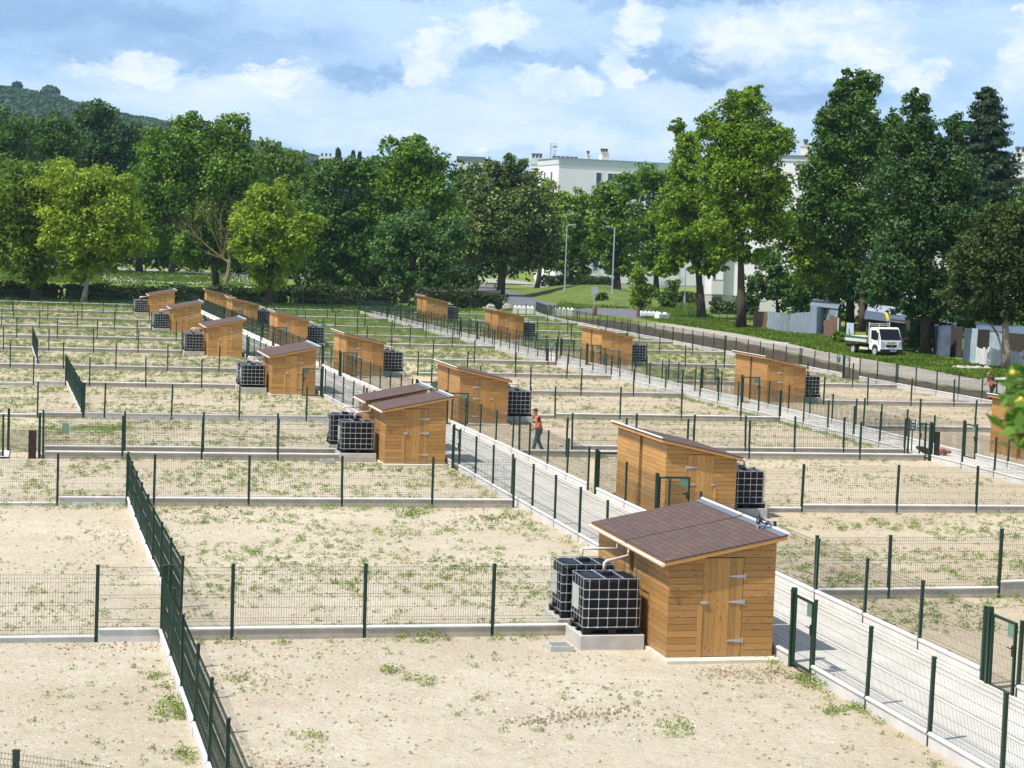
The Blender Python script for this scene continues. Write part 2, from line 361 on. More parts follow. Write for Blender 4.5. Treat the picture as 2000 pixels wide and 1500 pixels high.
# ------------------------------------------------------------------ ground
_px = lambda l: sorted(UV(G(*q)) for q in l)
STRIP = [(60, 50), (90, 55)] + _px([(1250, 633), (1300, 645), (1440, 666), (1545, 689), (1615, 705), (1685, 726), (1782, 740), (1835, 750), (1925, 764), (2010, 778)])
TRACKF = [(60, 53), (90, 58.5)] + _px([(1250, 623), (1300, 631), (1440, 652), (1545, 672), (1600, 685), (1650, 695), (1700, 703), (1737, 710), (1805, 721), (1880, 736), (1955, 748), (2010, 757)])
def ground_attr(x, y):
    p = Vector((x, y, 0)); u, v = UV(p); g = 0.; d = 0.; w = .5
    if u < 206 and v < outf(u):
        if v < 14.3: g = interp([(38, .0), (40, .05), (60, .12), (100, .22), (130, .28), (160, .38), (200, .45)], u); w = interp([(40, .35), (70, .55), (110, .7)], u)
        elif v < 35: g = interp([(60, .02), (100, .08), (125, .25), (140, .38), (160, .55), (200, .62)], u); w = .8
        else: g = interp([(90, .0), (105, .05), (115, .35), (140, .42), (165, .5), (200, .6)], u); w = .9
        g += .45 * max(0, noise.noise(p * .16) - .12) + .2 * noise.noise(p * .5) * (g > .1)
        if u < 84 and v < 3.5 and u > 58: g += .12
        if abs(v - p1l(u)) < 1 or abs(v - p2l(u)) < .8: g += .12
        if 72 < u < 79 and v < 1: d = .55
    elif u < 206 and v < interp(STRIP, u): d = 1.; g = .06
    else: g = 1.
    return max(0, min(1, g)), d, w
def axis(a, b, st, far): 
    c = list(np.arange(a, b + .1, st)); k = st * 2; lo = [a]; hi = [b]
    while hi[-1] < far: hi.append(hi[-1] + k); lo.append(lo[-1] - k); k *= 1.5
    return lo[:0:-1] + c + hi[1:]
def build_ground():
    xs = sorted(set(max(-2600, min(2600, q)) for q in axis(-70, 70, 1.0, 2600))); ys = sorted(set(max(-300, min(2600, q)) for q in axis(14, 320, 1.0, 2600)))
    nx, ny = len(xs), len(ys); V = []; A = []; D = []; Tn = []
    for y in ys:
        for x in xs:
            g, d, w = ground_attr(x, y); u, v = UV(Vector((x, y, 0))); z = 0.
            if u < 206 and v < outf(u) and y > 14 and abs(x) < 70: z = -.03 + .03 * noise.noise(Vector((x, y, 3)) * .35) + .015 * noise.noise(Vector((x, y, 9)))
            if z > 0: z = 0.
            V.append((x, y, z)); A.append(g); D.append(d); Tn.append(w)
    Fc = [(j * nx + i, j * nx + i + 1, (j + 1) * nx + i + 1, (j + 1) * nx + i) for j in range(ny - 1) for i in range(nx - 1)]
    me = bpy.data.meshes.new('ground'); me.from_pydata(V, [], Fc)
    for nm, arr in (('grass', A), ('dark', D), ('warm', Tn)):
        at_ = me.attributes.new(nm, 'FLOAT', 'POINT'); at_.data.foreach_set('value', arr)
    me.polygons.foreach_set('use_smooth', [True] * len(Fc))
    m = bpy.data.materials.new('soil_and_grass'); m.use_nodes = True; nt = m.node_tree; N = nt.nodes; L = nt.links; b = N['Principled BSDF']
    b.inputs['Roughness'].default_value = .95; b.inputs['Specular IOR Level'].default_value = .15
    tc = N.new('ShaderNodeTexCoord')
    def nz(sc, det=6, ro=.6):
        x = N.new('ShaderNodeTexNoise'); x.inputs['Scale'].default_value = sc; x.inputs['Detail'].default_value = det; x.inputs['Roughness'].default_value = ro
        L.new(tc.outputs['Object'], x.inputs[0]); return x.outputs[0]
    def ramp(f, stops):
        x = N.new('ShaderNodeValToRGB'); e = x.color_ramp.elements
        for i, (p, c) in enumerate(stops):
            q = e[i] if i < 2 else e.new(p); q.position = p; q.color = (*c, 1)
        L.new(f, x.inputs[0]); return x.outputs[0]
    def mixc(f, a, bb, bl='MIX'):
        x = N.new('ShaderNodeMix'); x.data_type = 'RGBA'; x.blend_type = bl
        for i, q in ((0, f), (6, a), (7, bb)):
            if isinstance(q, float): x.inputs[i].default_value = q
            elif isinstance(q, tuple): x.inputs[i].default_value = (*q, 1)
            else: L.new(q, x.inputs[i])
        return x.outputs[2]
    def attr(nm): x = N.new('ShaderNodeAttribute'); x.attribute_name = nm; return x.outputs['Fac']
    def mr(f, a, bb, c=0., d=1.):
        x = N.new('ShaderNodeMapRange'); L.new(f, x.inputs[0])
        for i, q in enumerate((a, bb, c, d)): x.inputs[i + 1].default_value = q
        return x.outputs[0]
    big = nz(.22, 5); mid = nz(1.6, 6, .65); fine = nz(9, 7, .7); grit = nz(34, 4, .7)
    pale = ramp(big, [(.28, (.57, .51, .395)), (.66, (.71, .66, .54))]); warm = ramp(big, [(.28, (.48, .385, .255)), (.66, (.62, .515, .365))])
    c = mixc(attr('warm'), pale, warm)
    c = mixc(mr(mid, .50, .68), c, (.40, .29, .175), 'MIX') if False else mixc(mr(mid, .38, .7, 0., .5), c, (.50, .39, .26))
    c = mixc(mr(fine, .57, .70, 0., .8), c, (.30, .21, .125)); c = mixc(mr(fine, .42, .32, 0., .8), c, (.76, .70, .60)); c = mixc(mr(grit, .60, .68, 0., .7), c, (.33, .24, .15)); c = mixc(mr(grit, .38, .30, 0., .8), c, (.80, .76, .68))
    vo = N.new('ShaderNodeTexVoronoi'); vo.inputs['Scale'].default_value = 7; L.new(tc.outputs['Object'], vo.inputs[0])
    c = mixc(mr(vo.outputs['Distance'], .16, .08, 0., .8), c, mixc(mr(mid, .4, .6), (.70, .67, .60), (.36, .33, .29)))
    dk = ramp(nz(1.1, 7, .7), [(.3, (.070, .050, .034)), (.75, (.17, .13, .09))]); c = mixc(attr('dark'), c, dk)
    gr = ramp(nz(.5, 7, .65), [(.28, (.08, .14, .016)), (.72, (.20, .27, .045))]); gr2 = mixc(mr(nz(.09, 4), .5, .68), gr, (.30, .30, .08))
    gm = N.new('ShaderNodeMath'); gm.operation = 'ADD'; L.new(attr('grass'), gm.inputs[0]); L.new(mr(nz(2.2, 8, .72), .2, .8, -.42, .42), gm.inputs[1])
    c = mixc(mr(gm.outputs[0], .42, .60), c, gr2)
    L.new(c, b.inputs['Base Color'])
    bp = N.new('ShaderNodeBump'); bp.inputs['Strength'].default_value = 1.0; bp.inputs['Distance'].default_value = .10
    ad = N.new('ShaderNodeMath'); ad.operation = 'MULTIPLY_ADD'; L.new(fine, ad.inputs[0]); ad.inputs[1].default_value = .8; L.new(mid, ad.inputs[2])
    a2 = N.new('ShaderNodeMath'); a2.operation = 'MULTIPLY_ADD'; L.new(grit, a2.inputs[0]); a2.inputs[1].default_value = .35; L.new(ad.outputs[0], a2.inputs[2])
    L.new(a2.outputs[0], bp.inputs['Height']); L.new(bp.outputs[0], b.inputs['Normal'])
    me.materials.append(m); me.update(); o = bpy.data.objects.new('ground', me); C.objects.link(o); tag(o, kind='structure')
build_ground()
def sheet(name, pts, z, mt):
    mb = MB(); mb.add([(p[0], p[1], z) for p in pts], [tuple(range(len(pts)))]); o = mb.build(name, mt); tag(o, kind='structure')
    o.data.flip_normals() if o.data.polygons[0].normal.z < 0 else None
    return o
def slab_strip(name, lo, hi, us, z, mt):
    mb = MB(); vs = []
    for u in us: vs += [P(u, lo(u), z), P(u, hi(u), z)]
    for i in range(len(us) - 1): mb.add([vs[2 * i], vs[2 * i + 1], vs[2 * i + 3], vs[2 * i + 2]], [(0, 1, 2, 3)])
    return tag(mb.build(name, mt), kind='structure')
m = mat('path_concrete', (.58, .555, .50), .9, .10, .7, .05, 25)
m = mat('track_gravel', (.27, .235, .195), .95, .22, .8, .7, 5, col2=(.42, .385, .335))
us = [20 + 3.0 * i for i in range(63)]
slab_strip('concrete_path', lambda u: p1l(u) + .08, lambda u: p1r(u) - .05, us, .07, 'path_concrete')
slab_strip('concrete_path', lambda u: p2l(u) + .08, lambda u: p2r(u) - .05, [60 + 3.0 * i for i in range(49)], .07, 'path_concrete')
sheet('concrete_path', [P(68.9, -16), P(68.9, -.9), P(70.9, -.9), P(70.9, -16)], .03, 'path_concrete')
ut = [60 + 4 * i for i in range(36)]
slab_strip('gravel_track', lambda u: interp(STRIP, u), lambda u: max(interp(TRACKF, u), interp(STRIP, u) + .6), ut, .012, 'track_gravel')
sheet('road', [G(*q) for q in [(905, 556), (960, 557), (1010, 572), (1060, 583), (1110, 592), (1180, 598), (1260, 602), (1310, 606), (1330, 622), (1262, 626), (1200, 617), (1120, 613), (1040, 609), (1000, 601), (960, 590), (905, 574)]], .016, 'asphalt')
sheet('pavement', [G(*q) for q in [(930, 543), (985, 545), (1060, 555), (1140, 562), (1260, 571), (1320, 577), (1320, 584), (1250, 579), (1140, 569), (1060, 562), (985, 554), (930, 551)]], .012, 'pavement')
sheet('footpath', [G(*q) for q in [(170, 524), (300, 526), (440, 531), (600, 541), (600, 549), (440, 538), (300, 532), (170, 530)]], .012, 'pavement')
sheet('footpath', [G(*q) for q in [(476, 556), (520, 560), (590, 570), (590, 576), (530, 570), (476, 562)]], .012, 'pavement')
def mound():
    vs = []; nx, ny = 26, 9; fs = []; c0 = G(985, 566); c1 = G(1100, 600); ax = (c1 - c0); w = Vector((-ax.y, ax.x, 0)).normalized() * -1
    if w.y < 0: w = -w
    for j in range(ny):
        for i in range(nx):
            s, t = i / (nx - 1), j / (ny - 1); h = 2.2 * math.sin(math.pi * t) ** 1.3 * math.sin(math.pi * min(1, .08 + s * .95)) ** .8
            q = c0 + ax * s + w * (t * (26 - 10 * s)) + Vector((0, 0, h * (1 + .25 * noise.noise(Vector((s * 5, t * 3, 0)))) - .02)); vs.append(q)
    for j in range(ny - 1):
        for i in range(nx - 1): fs.append((j * nx + i, j * nx + i + 1, (j + 1) * nx + i + 1, (j + 1) * nx + i))
    mat('bank_grass', (.05, .095, .012), .95, .2, .7, .9, 5, col2=(.15, .185, .035))
    tag(MB().add(vs, fs).build('grass_bank', 'bank_grass', smooth=True), kind='structure')
mound()

# ------------------------------------------------------------------ sheds
SW, SL, HI, LO = 2.2, 2.32, 2.38, 1.93       # width across, length, high and low side
def shed_parts(mx, my, root, low=False):
    bh = .132; gap = .008
    def ztop(x): return LO + (HI - LO) * (x + SW) / SW
    wl = MB(); inn = MB()
    dx0, dx1 = -1.50, -.66; dz = 2.012
    def front(y, door):
        k = 0; z = .04
        while z < HI:
            z1 = min(z + bh - gap, HI)
            segs = [(-SW, 0.)]
            if door and z1 < dz + .09: segs = [(-SW, dx0), (dx1, 0.)]
            for a, b_ in segs:
                ta, tb = ztop(a), ztop(b_); lo_, hi_ = z, z1
                if min(tb, hi_) <= lo_: continue
                aa = a
                if ta < lo_: aa = -SW + (lo_ - LO) / (HI - LO) * SW + .01
                za = min(hi_, ztop(aa)); zb = min(hi_, ztop(b_))
                mid = None
                if za < hi_ and zb >= hi_: mid = -SW + (hi_ - LO) / (HI - LO) * SW
                y0, y1 = (y, y + .022)
                poly = [(aa, lo_), (b_, lo_), (b_, zb)] + ([(mid, hi_)] if mid and aa < mid < b_ else []) + [(aa, za)]
                if len(poly) >= 4: wl.prism(poly, 'y', y0, y1)
            z += bh
    front(0, True); front(SL - .022, False)
    for x0 in (-SW, -.022):
        top = LO if x0 < -1 else HI; z = .04; n_ = 0
        while z < top - .03:
            cut = [.022, SL - .022] if n_ % 2 else [.022, .9 + .5 * ((n_ * 7) % 3) / 3, SL - .022]
            for a, b_ in zip(cut, cut[1:]): wl.box(x0, a + .001, z, x0 + .022, b_ - .001, min(z + bh - gap, top))
            z += bh; n_ += 1
    o = wl.flip(mx, my).build('wall', 'wood', root)
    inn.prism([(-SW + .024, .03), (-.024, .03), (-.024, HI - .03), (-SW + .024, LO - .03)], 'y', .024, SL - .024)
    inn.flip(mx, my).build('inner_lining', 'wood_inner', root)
    d = MB(); w = (dx1 - dx0 - .012) / 6
    for k in range(6): d.box(dx0 + .006 + k * w, .004, .05, dx0 + .006 + (k + 1) * w - .005, .024, dz - .012)
    d.box(dx0 - .085, -.016, .04, dx0 + .004, .004, 1.06)
    door = d.flip(mx, my).build('door', 'wood_door', root)
    for zz in (1.64, 1.13, .36):
        h = MB(); h.prism([(dx1 - .30, zz - .012), (dx1 + .0, zz - .035), (dx1 + .0, zz + .035), (dx1 - .30, zz + .012)], 'y', -.012, .002)
        h.box(dx1 + .006, -.014, zz - .055, dx1 + .042, .0, zz + .055); h.flip(mx, my).build('hinge', 'galv', door)
    b = MB(); b.box(dx0 - .03, -.014, 1.09, dx0 + .10, -.002, 1.155); b.tube([(dx0 - .05, -.022, 1.122), (dx0 + .13, -.022, 1.122)], .012)
    b.flip(mx, my).build('bolt', 'steel', door)
    # roof
    ov, ovf = .15, .13; x0, x1 = -SW - ov, ov + .03; sl = (HI - LO) / SW; z0 = LO + sl * (-ov) + .035; z1 = HI + sl * (ov + .03) + .035
    r = MB(); r.prism([(x0, z0), (x1, z1), (x1, z1 + .03), (x0, z0 + .03)], 'y', -ovf, SL + .12)
    roof = r.flip(mx, my).build('roof', 'shingle', root)
    f = MB(); f.prism([(x0 + .01, z0 - .075), (x1 - .01, z1 - .075), (x1 - .01, z1 - .002), (x0 + .01, z0 - .002)], 'y', -ovf + .006, -ovf + .034)
    f.prism([(x0 + .01, z0 - .085), (x0 + .034, z0 - .085), (x0 + .034, z0 - .002), (x0 + .01, z0 - .002)], 'y', -ovf + .036, SL + .11)
    f.prism([(x1 - .034, z1 - .085), (x1 - .01, z1 - .085), (x1 - .01, z1 - .004), (x1 - .034, z1 - .004)], 'y', -ovf + .036, SL + .11)
    f.flip(mx, my).build('fascia', 'wood_trim', root)
    q = MB(); q.prism([(x1 - .15, z1 + .03 - sl * .15 + .003), (x1 + .004, z1 + .034), (x1 + .004, z1 + .04), (x1 - .15, z1 + .036 - sl * .15)], 'y', -ovf + .002, SL + .10, 0)
    q.prism([(x1 - .012, z1 + .041), (x1 + .03, z1 + .041), (x1 + .03, z1 + .075), (x1 - .012, z1 + .075)], 'y', -ovf - .004, SL + .105, 1)
    q.flip(mx, my).build('ridge_flashing', ['flashing', 'white_paint'], roof)
    g = MB(); gx, gz = x0 - .045, z0 - .03; pr_ = [(.055 * math.cos(a), .055 * math.sin(a)) for a in [math.pi * (1 + k / 6) for k in range(7)]]
    g.prism([(gx + p, gz + s_) for p, s_ in pr_] + [(gx + .047, gz), (gx + .04, gz + .0), (gx, gz - .03), (gx - .04, gz), (gx - .047, gz)][:0], 'y', -ovf - .02, SL + .12)
    gut = g.flip(mx, my).build('gutter', 'plastic_pipe', root)
    yt = SL - .70
    dp = MB(); dp.tube([(gx, SL - .25, gz - .02), (gx, SL - .25, gz - .17), (gx - .03, SL - .27, gz - .2), (gx - .60, yt + .02, gz - .235), (gx - .645, yt, gz - .26), (gx - .65, yt, 1.40)], .037, 8)
    dp.flip(mx, my).build('downpipe', 'plastic_pipe', gut, smooth=True)
    s = MB(); s.box(-SW - .08, -.32, -.1, .06, SL + .1, .035); s.flip(mx, my).build('base_slab', 'slab', root)
mat('flashing', (.14, .16, .19), .45, .1, 4, metal=.2)
def shingle():
    m = mat('shingle', (.1, .05, .04)); nt = m.node_tree; N = nt.nodes; L = nt.links; b = N['Principled BSDF']; b.inputs['Roughness'].default_value = .9
    tc = N.new('ShaderNodeTexCoord'); sp = N.new('ShaderNodeSeparateXYZ'); cm = N.new('ShaderNodeCombineXYZ'); L.new(tc.outputs['Object'], sp.inputs[0])
    L.new(sp.outputs[1], cm.inputs[0]); L.new(sp.outputs[0], cm.inputs[1])
    br = N.new('ShaderNodeTexBrick'); br.inputs['Scale'].default_value = 1; br.inputs['Brick Width'].default_value = .33; br.inputs['Row Height'].default_value = .145
    br.inputs['Mortar Size'].default_value = .006; br.inputs['Bias'].default_value = .0
    br.inputs['Color1'].default_value = (.128, .078, .063, 1); br.inputs['Color2'].default_value = (.090, .064, .058, 1); br.inputs['Mortar'].default_value = (.022, .014, .012, 1)
    L.new(cm.outputs[0], br.inputs[0])
    nz = N.new('ShaderNodeTexNoise'); nz.inputs['Scale'].default_value = 60; nz.inputs['Detail'].default_value = 3; L.new(tc.outputs['Object'], nz.inputs[0])
    mx = N.new('ShaderNodeMix'); mx.data_type = 'RGBA'; mx.blend_type = 'MULTIPLY'; mx.inputs[0].default_value = .5
    cr = N.new('ShaderNodeValToRGB'); cr.color_ramp.elements[0].color = (.45, .45, .45, 1); cr.color_ramp.elements[1].color = (1.5, 1.5, 1.5, 1); L.new(nz.outputs[0], cr.inputs[0])
    L.new(br.outputs[0], mx.inputs[6]); L.new(cr.outputs[0], mx.inputs[7]); L.new(mx.outputs[2], b.inputs['Base Color'])
    bp = N.new('ShaderNodeBump'); bp.inputs['Strength'].default_value = .4; bp.inputs['Distance'].default_value = .01; L.new(nz.outputs[0], bp.inputs['Height']); L.new(bp.outputs[0], b.inputs['Normal'])
shingle()
PROTO = {}
def make_shed(mx, my, label, loc):
    k = (mx, my)
    if k not in PROTO:
        o = thing('wooden_shed', label, 'shed', loc, TH, 'wooden garden sheds on the plots'); shed_parts(mx, my, o); PROTO[k] = o
    else:
        o = copy_tree(PROTO[k]); o.location = loc; o['label'] = label
    return o
# ------------------------------------------------------------------ water tanks
def rrect(x0, y0, x1, y1, r, n=4):
    out = []
    for cx, cy, a0 in ((x1 - r, y0 + r, -90), (x1 - r, y1 - r, 0), (x0 + r, y1 - r, 90), (x0 + r, y0 + r, 180)):
        for k in range(n + 1): a = R_(a0 + 90 * k / n); out.append((cx + r * math.cos(a), cy + r * math.sin(a)))
    return out
def tank_parts(root, mx):
    A, B = .60, .50                              # half sizes
    p = MB()
    for y in (-B, -.06, B - .12): p.box(-A, y, .0, A, y + .12, .03)
    for x in (-A, -.08, A - .16):
        for y in (-B, -.07, B - .14): p.box(x, y, .03, x + .16, y + .14, .10)
    p.box(-A, -B, .10, A, B, .135); p.build('pallet', 'plastic_black', root)
    b = MB(); prof = [(.10, .14), (.03, .17), (.03, 1.06), (.06, 1.10), (.14, 1.125)]; rings = []
    for ins, z in prof: rings.append([(x, y, z) for x, y in rrect(-A + ins - .0, -B + ins, A - ins, B - ins, .10)])
    n = len(rings[0]); b.add([q for r in rings for q in r], [(i * n + k, i * n + (k + 1) % n, (i + 1) * n + (k + 1) % n, (i + 1) * n + k) for i in range(len(rings) - 1) for k in range(n)] + [tuple((len(rings) - 1) * n + k for k in range(n)), tuple(range(n))[::-1]])
    for x in (-.36, .0, .36): b.box(x - .10, -.36, 1.1, x + .10, .36, 1.132)
    bt = b.build('tank_body', 'plastic_black', root)
    l = MB(); l.lathe([(.13, 1.13), (.13, 1.165), (.115, 1.17), (.115, 1.195), (.05, 1.2)], 14); l.build('lid', 'plastic_black', bt)
    c = MB(); r = .0095
    for z in (.155, .34, .53, .72, .91, 1.13): c.tube([(x, y, z) for x, y in rrect(-A, -B, A, B, .07)] + [(A - .07, -B, z)], r, 5)
    for k in range(6):
        x = -A + .10 + (2 * A - .2) * k / 5
        for y in (-B, B): c.tube([(x, y, .135), (x, y, 1.13)], r * .9, 5)
    for k in range(5):
        y = -B + .10 + (2 * B - .2) * k / 4
        for x in (-A, A): c.tube([(x, y, .135), (x, y, 1.13)], r * .9, 5)
    for x in (-.18, .2): c.tube([(x, -B, 1.14), (x, B, 1.14)], .016, 6)
    c.build('cage', 'steel', root)
    s = 1 if mx else -1
    q = MB(); q.box(s * (A + .012) - .003, -.13, .44, s * (A + .012) + .003, .34, .92); q.build('label_plate', 'alu_label', root)
    v = MB(); v.tube([(s * (A - .12), .0, .2), (s * (A + .06), .0, .2)], .045, 8); v.box(s * (A + .03) - .012, -.07, .23, s * (A + .03) + .012, .07, .25); v.build('outlet_valve', 'plastic_black', root)
TP = {}
def make_tank(mx, label, loc):
    if mx not in TP:
        o = thing('water_tank', label, 'water tank', loc, TH, 'caged black water tanks beside the sheds'); tank_parts(o, mx); TP[mx] = o
    else: o = copy_tree(TP[mx]); o.location = loc; o['label'] = label
    return o
PLM = None
def make_plinth(label, loc, sx=1.34):
    global PLM
    if PLM is None:
        PLM = MB().box(-.67, -.56, -.12, .67, .56, .27).build('concrete_plinth', 'concrete', bevel=.012); o = PLM
    else: o = PLM.copy(); C.objects.link(o)
    o.location = loc; o.rotation_euler = (0, 0, TH); return tag(o, label, 'plinth', 'concrete plinths under the water tanks')
ORD = ['first', 'second', 'third', 'fourth', 'fifth', 'sixth']
LP = [(35.75, 14.25), (67.9, 14.25), (97.2, 13.6), (126.3, 12.85), (155.5, 12.5), (185.2, 12.4)]
MP = [(54.0, 17.95), (83.4, 18.05), (111.2, 17.3), (139.8, 16.7), (167.6, 16.1), (191.5, 15.9)]
RP = [(69.0, 38.75), (97.6, 37.9), (126.2, 37.0), (157.3, 37.1), (190.3, 37.5)]
GAP = .3
SHEDS = {}
for row, nm, lst in (('L', 'left row', LP), ('M', 'middle row', MP), ('R', 'right row', RP)):
    for i, (u, v) in enumerate(lst):
        mx = row != 'L'; o_ = ORD[i]
        near = dict(L=['stained plank shed nearest the camera, two magpies on its roof', 'plank shed with door towards camera behind the standing pair of tanks, second in left row'][i] if i < 2 else None) if row == 'L' else {}
        lab = near.get('L') or (f'near shed of the {o_} pair from the camera in the {nm}' if mx else f'near shed of the {o_} pair from the camera in the {nm}')
        if row == 'M' and i == 0: lab = 'plank shed right behind the nearest brown roof, green gate standing open at its door'
        if row == 'M' and i == 1: lab = 'plank shed just left of the walking worker, its door facing the camera'
        if row == 'R' and i == 0: lab = 'plank shed cut by the right edge behind the blurred leaves, near half'
        s1 = make_shed(mx, False, lab, P(u, v))
        lab2 = f'rear shed of the {o_} pair in the {nm}, backing onto the near one'
        if row == 'R' and i == 0: lab2 = 'rear plank shed at the right edge below the orange worker'
        gp = 1.35 if (row, i) == ('L', 1) else GAP
        if not (row == 'M' and i == 5): s2 = make_shed(mx, True, lab2, P(u + 2 * SL + gp, v))
        SHEDS[(row, i)] = s1
        sgn = 1 if mx else -1; tv = v + sgn * (SW + .16 + .62)
        vis = 'left of' if not mx else 'right of'
        for j, du in enumerate((SL - .70, SL + gp + .70)):
            if row == 'M' and i == 5: continue
            w_ = ('near', 'far')[j]
            lb = f'{w_} black tank of the two {vis} the {o_} shed pair in the {nm}'
            if row == 'L' and i == 0: lb = ['large black water tank in a silver cage closest to the camera', 'black caged tank half hidden behind the tank closest to the camera'][j]
            make_tank(mx, lb, P(u + du, tv, .27))
            make_plinth(('concrete block under the ' + w_ + f' tank beside the {o_} shed pair in the {nm}'), P(u + du, tv))

# ------------------------------------------------------------------ wire fences
PW = 2.6                                       # length of the master mesh panel
def panel_proto():
    mb = MB(); r = .0033; n = 50
    prof = [(0, .0), (0, .10), (-.03, .13), (0, .16), (0, .58), (-.03, .61), (0, .64), (0, 1.03), (-.035, 1.07), (0, 1.11), (0, 1.20)]
    for i in range(n + 1):
        x = .03 + (PW - .06) * i / n; mb.tube([(x, y, z) for y, z in prof], r, 3, cap=False)
    for y, z in ((0, .02), (0, .10), (0, .16), (0, .37), (0, .58), (0, .64), (0, .84), (0, 1.03), (0, 1.11), (0, 1.18)): mb.tube([(.02, y + .004, z), (PW - .02, y + .004, z)], r * 1.05, 3, cap=False)
    o = mb.build('mesh_panel', 'green_paint'); me = o.data; bpy.data.objects.remove(o); return me
def post_proto():
    mb = MB(); mb.box(-.035, -.028, -.30, .035, .028, 1.46); mb.box(-.040, -.033, 1.46, .040, .033, 1.485)
    for z in (.35, .8, 1.3): mb.box(-.012, -.036, z, .012, -.028, z + .03)
    o = mb.build('post', 'green_paint'); me = o.data; bpy.data.objects.remove(o); return me
def plank_proto(body, cap='plank_cap_sunlit'):
    mb = MB(); mb.prism([(-.03, -.25), (.03, -.25), (.03, .175), (-.03, .175)], 'x', .0, PW, 0); mb.prism([(.03, .175), (.05, .185), (.055, .21), (.035, .24), (-.035, .24), (-.055, .21), (-.05, .185), (-.03, .175)], 'x', .0, PW, 1)
    o = mb.build('base_plank', [body, cap]); me = o.data; bpy.data.objects.remove(o); return me
ME_PANEL, ME_POST, ME_PLANK, ME_PLANK_SUNLIT, ME_PLANK_PLAIN = panel_proto(), post_proto(), plank_proto('plank_concrete'), plank_proto('plank_sunlit'), plank_proto('plank_sunlit', 'plank_sunlit')
def link(name, me, parent, loc, rz=0, sx=1., sz=1.):
    o = bpy.data.objects.new(name, me); C.objects.link(o); o.parent = parent; o.location = loc; o.rotation_euler = (rnd.gauss(0, .009), rnd.gauss(0, .009), rz) if name == 'post' else (0, 0, rz); o.scale = (sx, 1, sz); return o
NF = 0
def fence(pts, label, step=None, plank=.0, group='green wire mesh fences round the plots', endposts=(True, True), flip=False, skip=()):
    """pts: posts on the ground; step: how far each bay stands up or down from the last one"""
    global NF; NF += 1
    pts = [Vector((p[0], p[1], p[2] if len(p) > 2 else 0)) for p in pts]
    root = thing('wire_fence', label, 'fence', pts[0], 0, group)
    zs = []
    for i in range(len(pts) - 1): zs.append((step[i] if step else 0.) + rnd.uniform(-.006, .006))
    for i, p in enumerate(pts):
        if (i == 0 and not endposts[0]) or (i == len(pts) - 1 and not endposts[1]): continue
        z = max(zs[max(i - 1, 0)], zs[min(i, len(zs) - 1)])
        d = (pts[min(i + 1, len(pts) - 1)] - pts[max(i - 1, 0)]); link('post', ME_POST, root, p - pts[0] + Vector((0, 0, z)), math.atan2(d.y, d.x))
    for i in range(len(pts) - 1):
        d = pts[i + 1] - pts[i]; ln = d.length; a = math.atan2(d.y, d.x); o = pts[i] - pts[0] + Vector((0, 0, zs[i])); e = d.normalized()
        if i in skip: continue
        link('base_plank', (ME_PLANK_PLAIN if ('left side' in label or 'divider' in label) else ME_PLANK_SUNLIT) if ('along' in label or 'divider' in label) else ME_PLANK, root, o + e * .036 + Vector((0, 0, plank)), a, (ln - .072) / PW)
        link('mesh_panel', ME_PANEL, root, o + e * .03 + Vector((0, 0, .245)), a, (ln - .06) / PW)
    return root
def run(f, u0, u1, bay=2.7):
    n = max(1, round(abs(u1 - u0) / bay)); return [P(u0 + (u1 - u0) * i / n, f(u0 + (u1 - u0) * i / n)) for i in range(n + 1)]
def cross(u, v0, v1, bay=2.72):               # across the plots, from the path at the right end towards the left
    n = max(1, round(abs(v1 - v0) / bay)); return [P(u, v0 + (v1 - v0) * i / n) for i in range(n + 1)]
def crossL(u, vs): return [P(u, v) for v in vs]
Lext = lambda start, k: [start - 2.7 * i for i in range(k)]
# left block, from the camera backwards
fence(crossL(38.25, [10.76, 9.13, 6.49, 3.84, 2.62]) , 'wire fence on a low concrete plank ending at the nearest pair of tanks', endposts=(False, True))
fence(crossL(38.25, [2.5, 1.21, -1.5, -4.2, -6.9]), 'wire fence in the left foreground stepping down left of the dark green divider', [0, -.14, -.14, -.14])
fence(crossL(57.3, [14.2, 11.67, 8.92, 6.14, 3.38, 2.62]), 'wire fence across the bare plot behind the nearest shed, plank overgrown with weeds')
fence(crossL(57.3, [2.6, .63, -2.1, -4.8, -7.5, -10.2]), 'wire fence left of the far end of the long divider, stepped down towards the left', [0, -.16, -.16, -.16, -.16])
fence(crossL(69.1, [10.8, 8.4, 5.7, 2.95, .25]), 'front one of the two close fences ending at the second pair of tanks', endposts=(False, True))
fence(crossL(70.9, [10.8, 8.6, 5.9, 3.1, .25]), 'rear one of the two close fences left of the second pair of tanks', endposts=(False, True))
fence(crossL(69.1, [-1.1, -3.8, -6.5, -9.2, -11.9]), 'short wire fence at the left edge in front of the small concrete path')
fence(crossL(83.8, [14.0, 11.38, 8.48, 5.6, 2.8, 1.95]), 'wire fence running behind the second shed pair to the near end of the middle divider')
fence(crossL(83.8, [1.9, .04, -2.7, -5.4, -8.1, -10.8, -13.5]), 'wire fence at the left edge in front of the grassy plot', [0, -.1, -.1, -.1, -.1, -.1])
fence(crossL(100.8, [10.2, 8.23, 5.4, 2.59, 1.45]), 'wire fence ending at the third pair of tanks', endposts=(False, True))
fence(crossL(100.8, [1.4, -.18, -2.9, -5.6, -8.3, -11, -13.7, -16.4]), 'wire fence left of the far end of the middle divider', [0, -.1, -.1, -.1, -.1, -.1, -.1])
fence(cross(112.9, 13.1, -19, 2.8), 'wire fence across the left plots just behind the third shed pair')
fence(cross(129.0, 9.2, -22, 2.75), 'wire fence ending at the fourth pair of tanks')
fence(cross(143.4, 12.6, -24, 2.8), 'wire fence behind the fourth shed pair across the left plots')
fence(cross(158.0, 8.8, -26, 2.8), 'wire fence ending at the fifth pair of tanks')
fence(cross(172.5, 12.3, -28, 2.8), 'wire fence behind the fifth shed pair across the left plots')
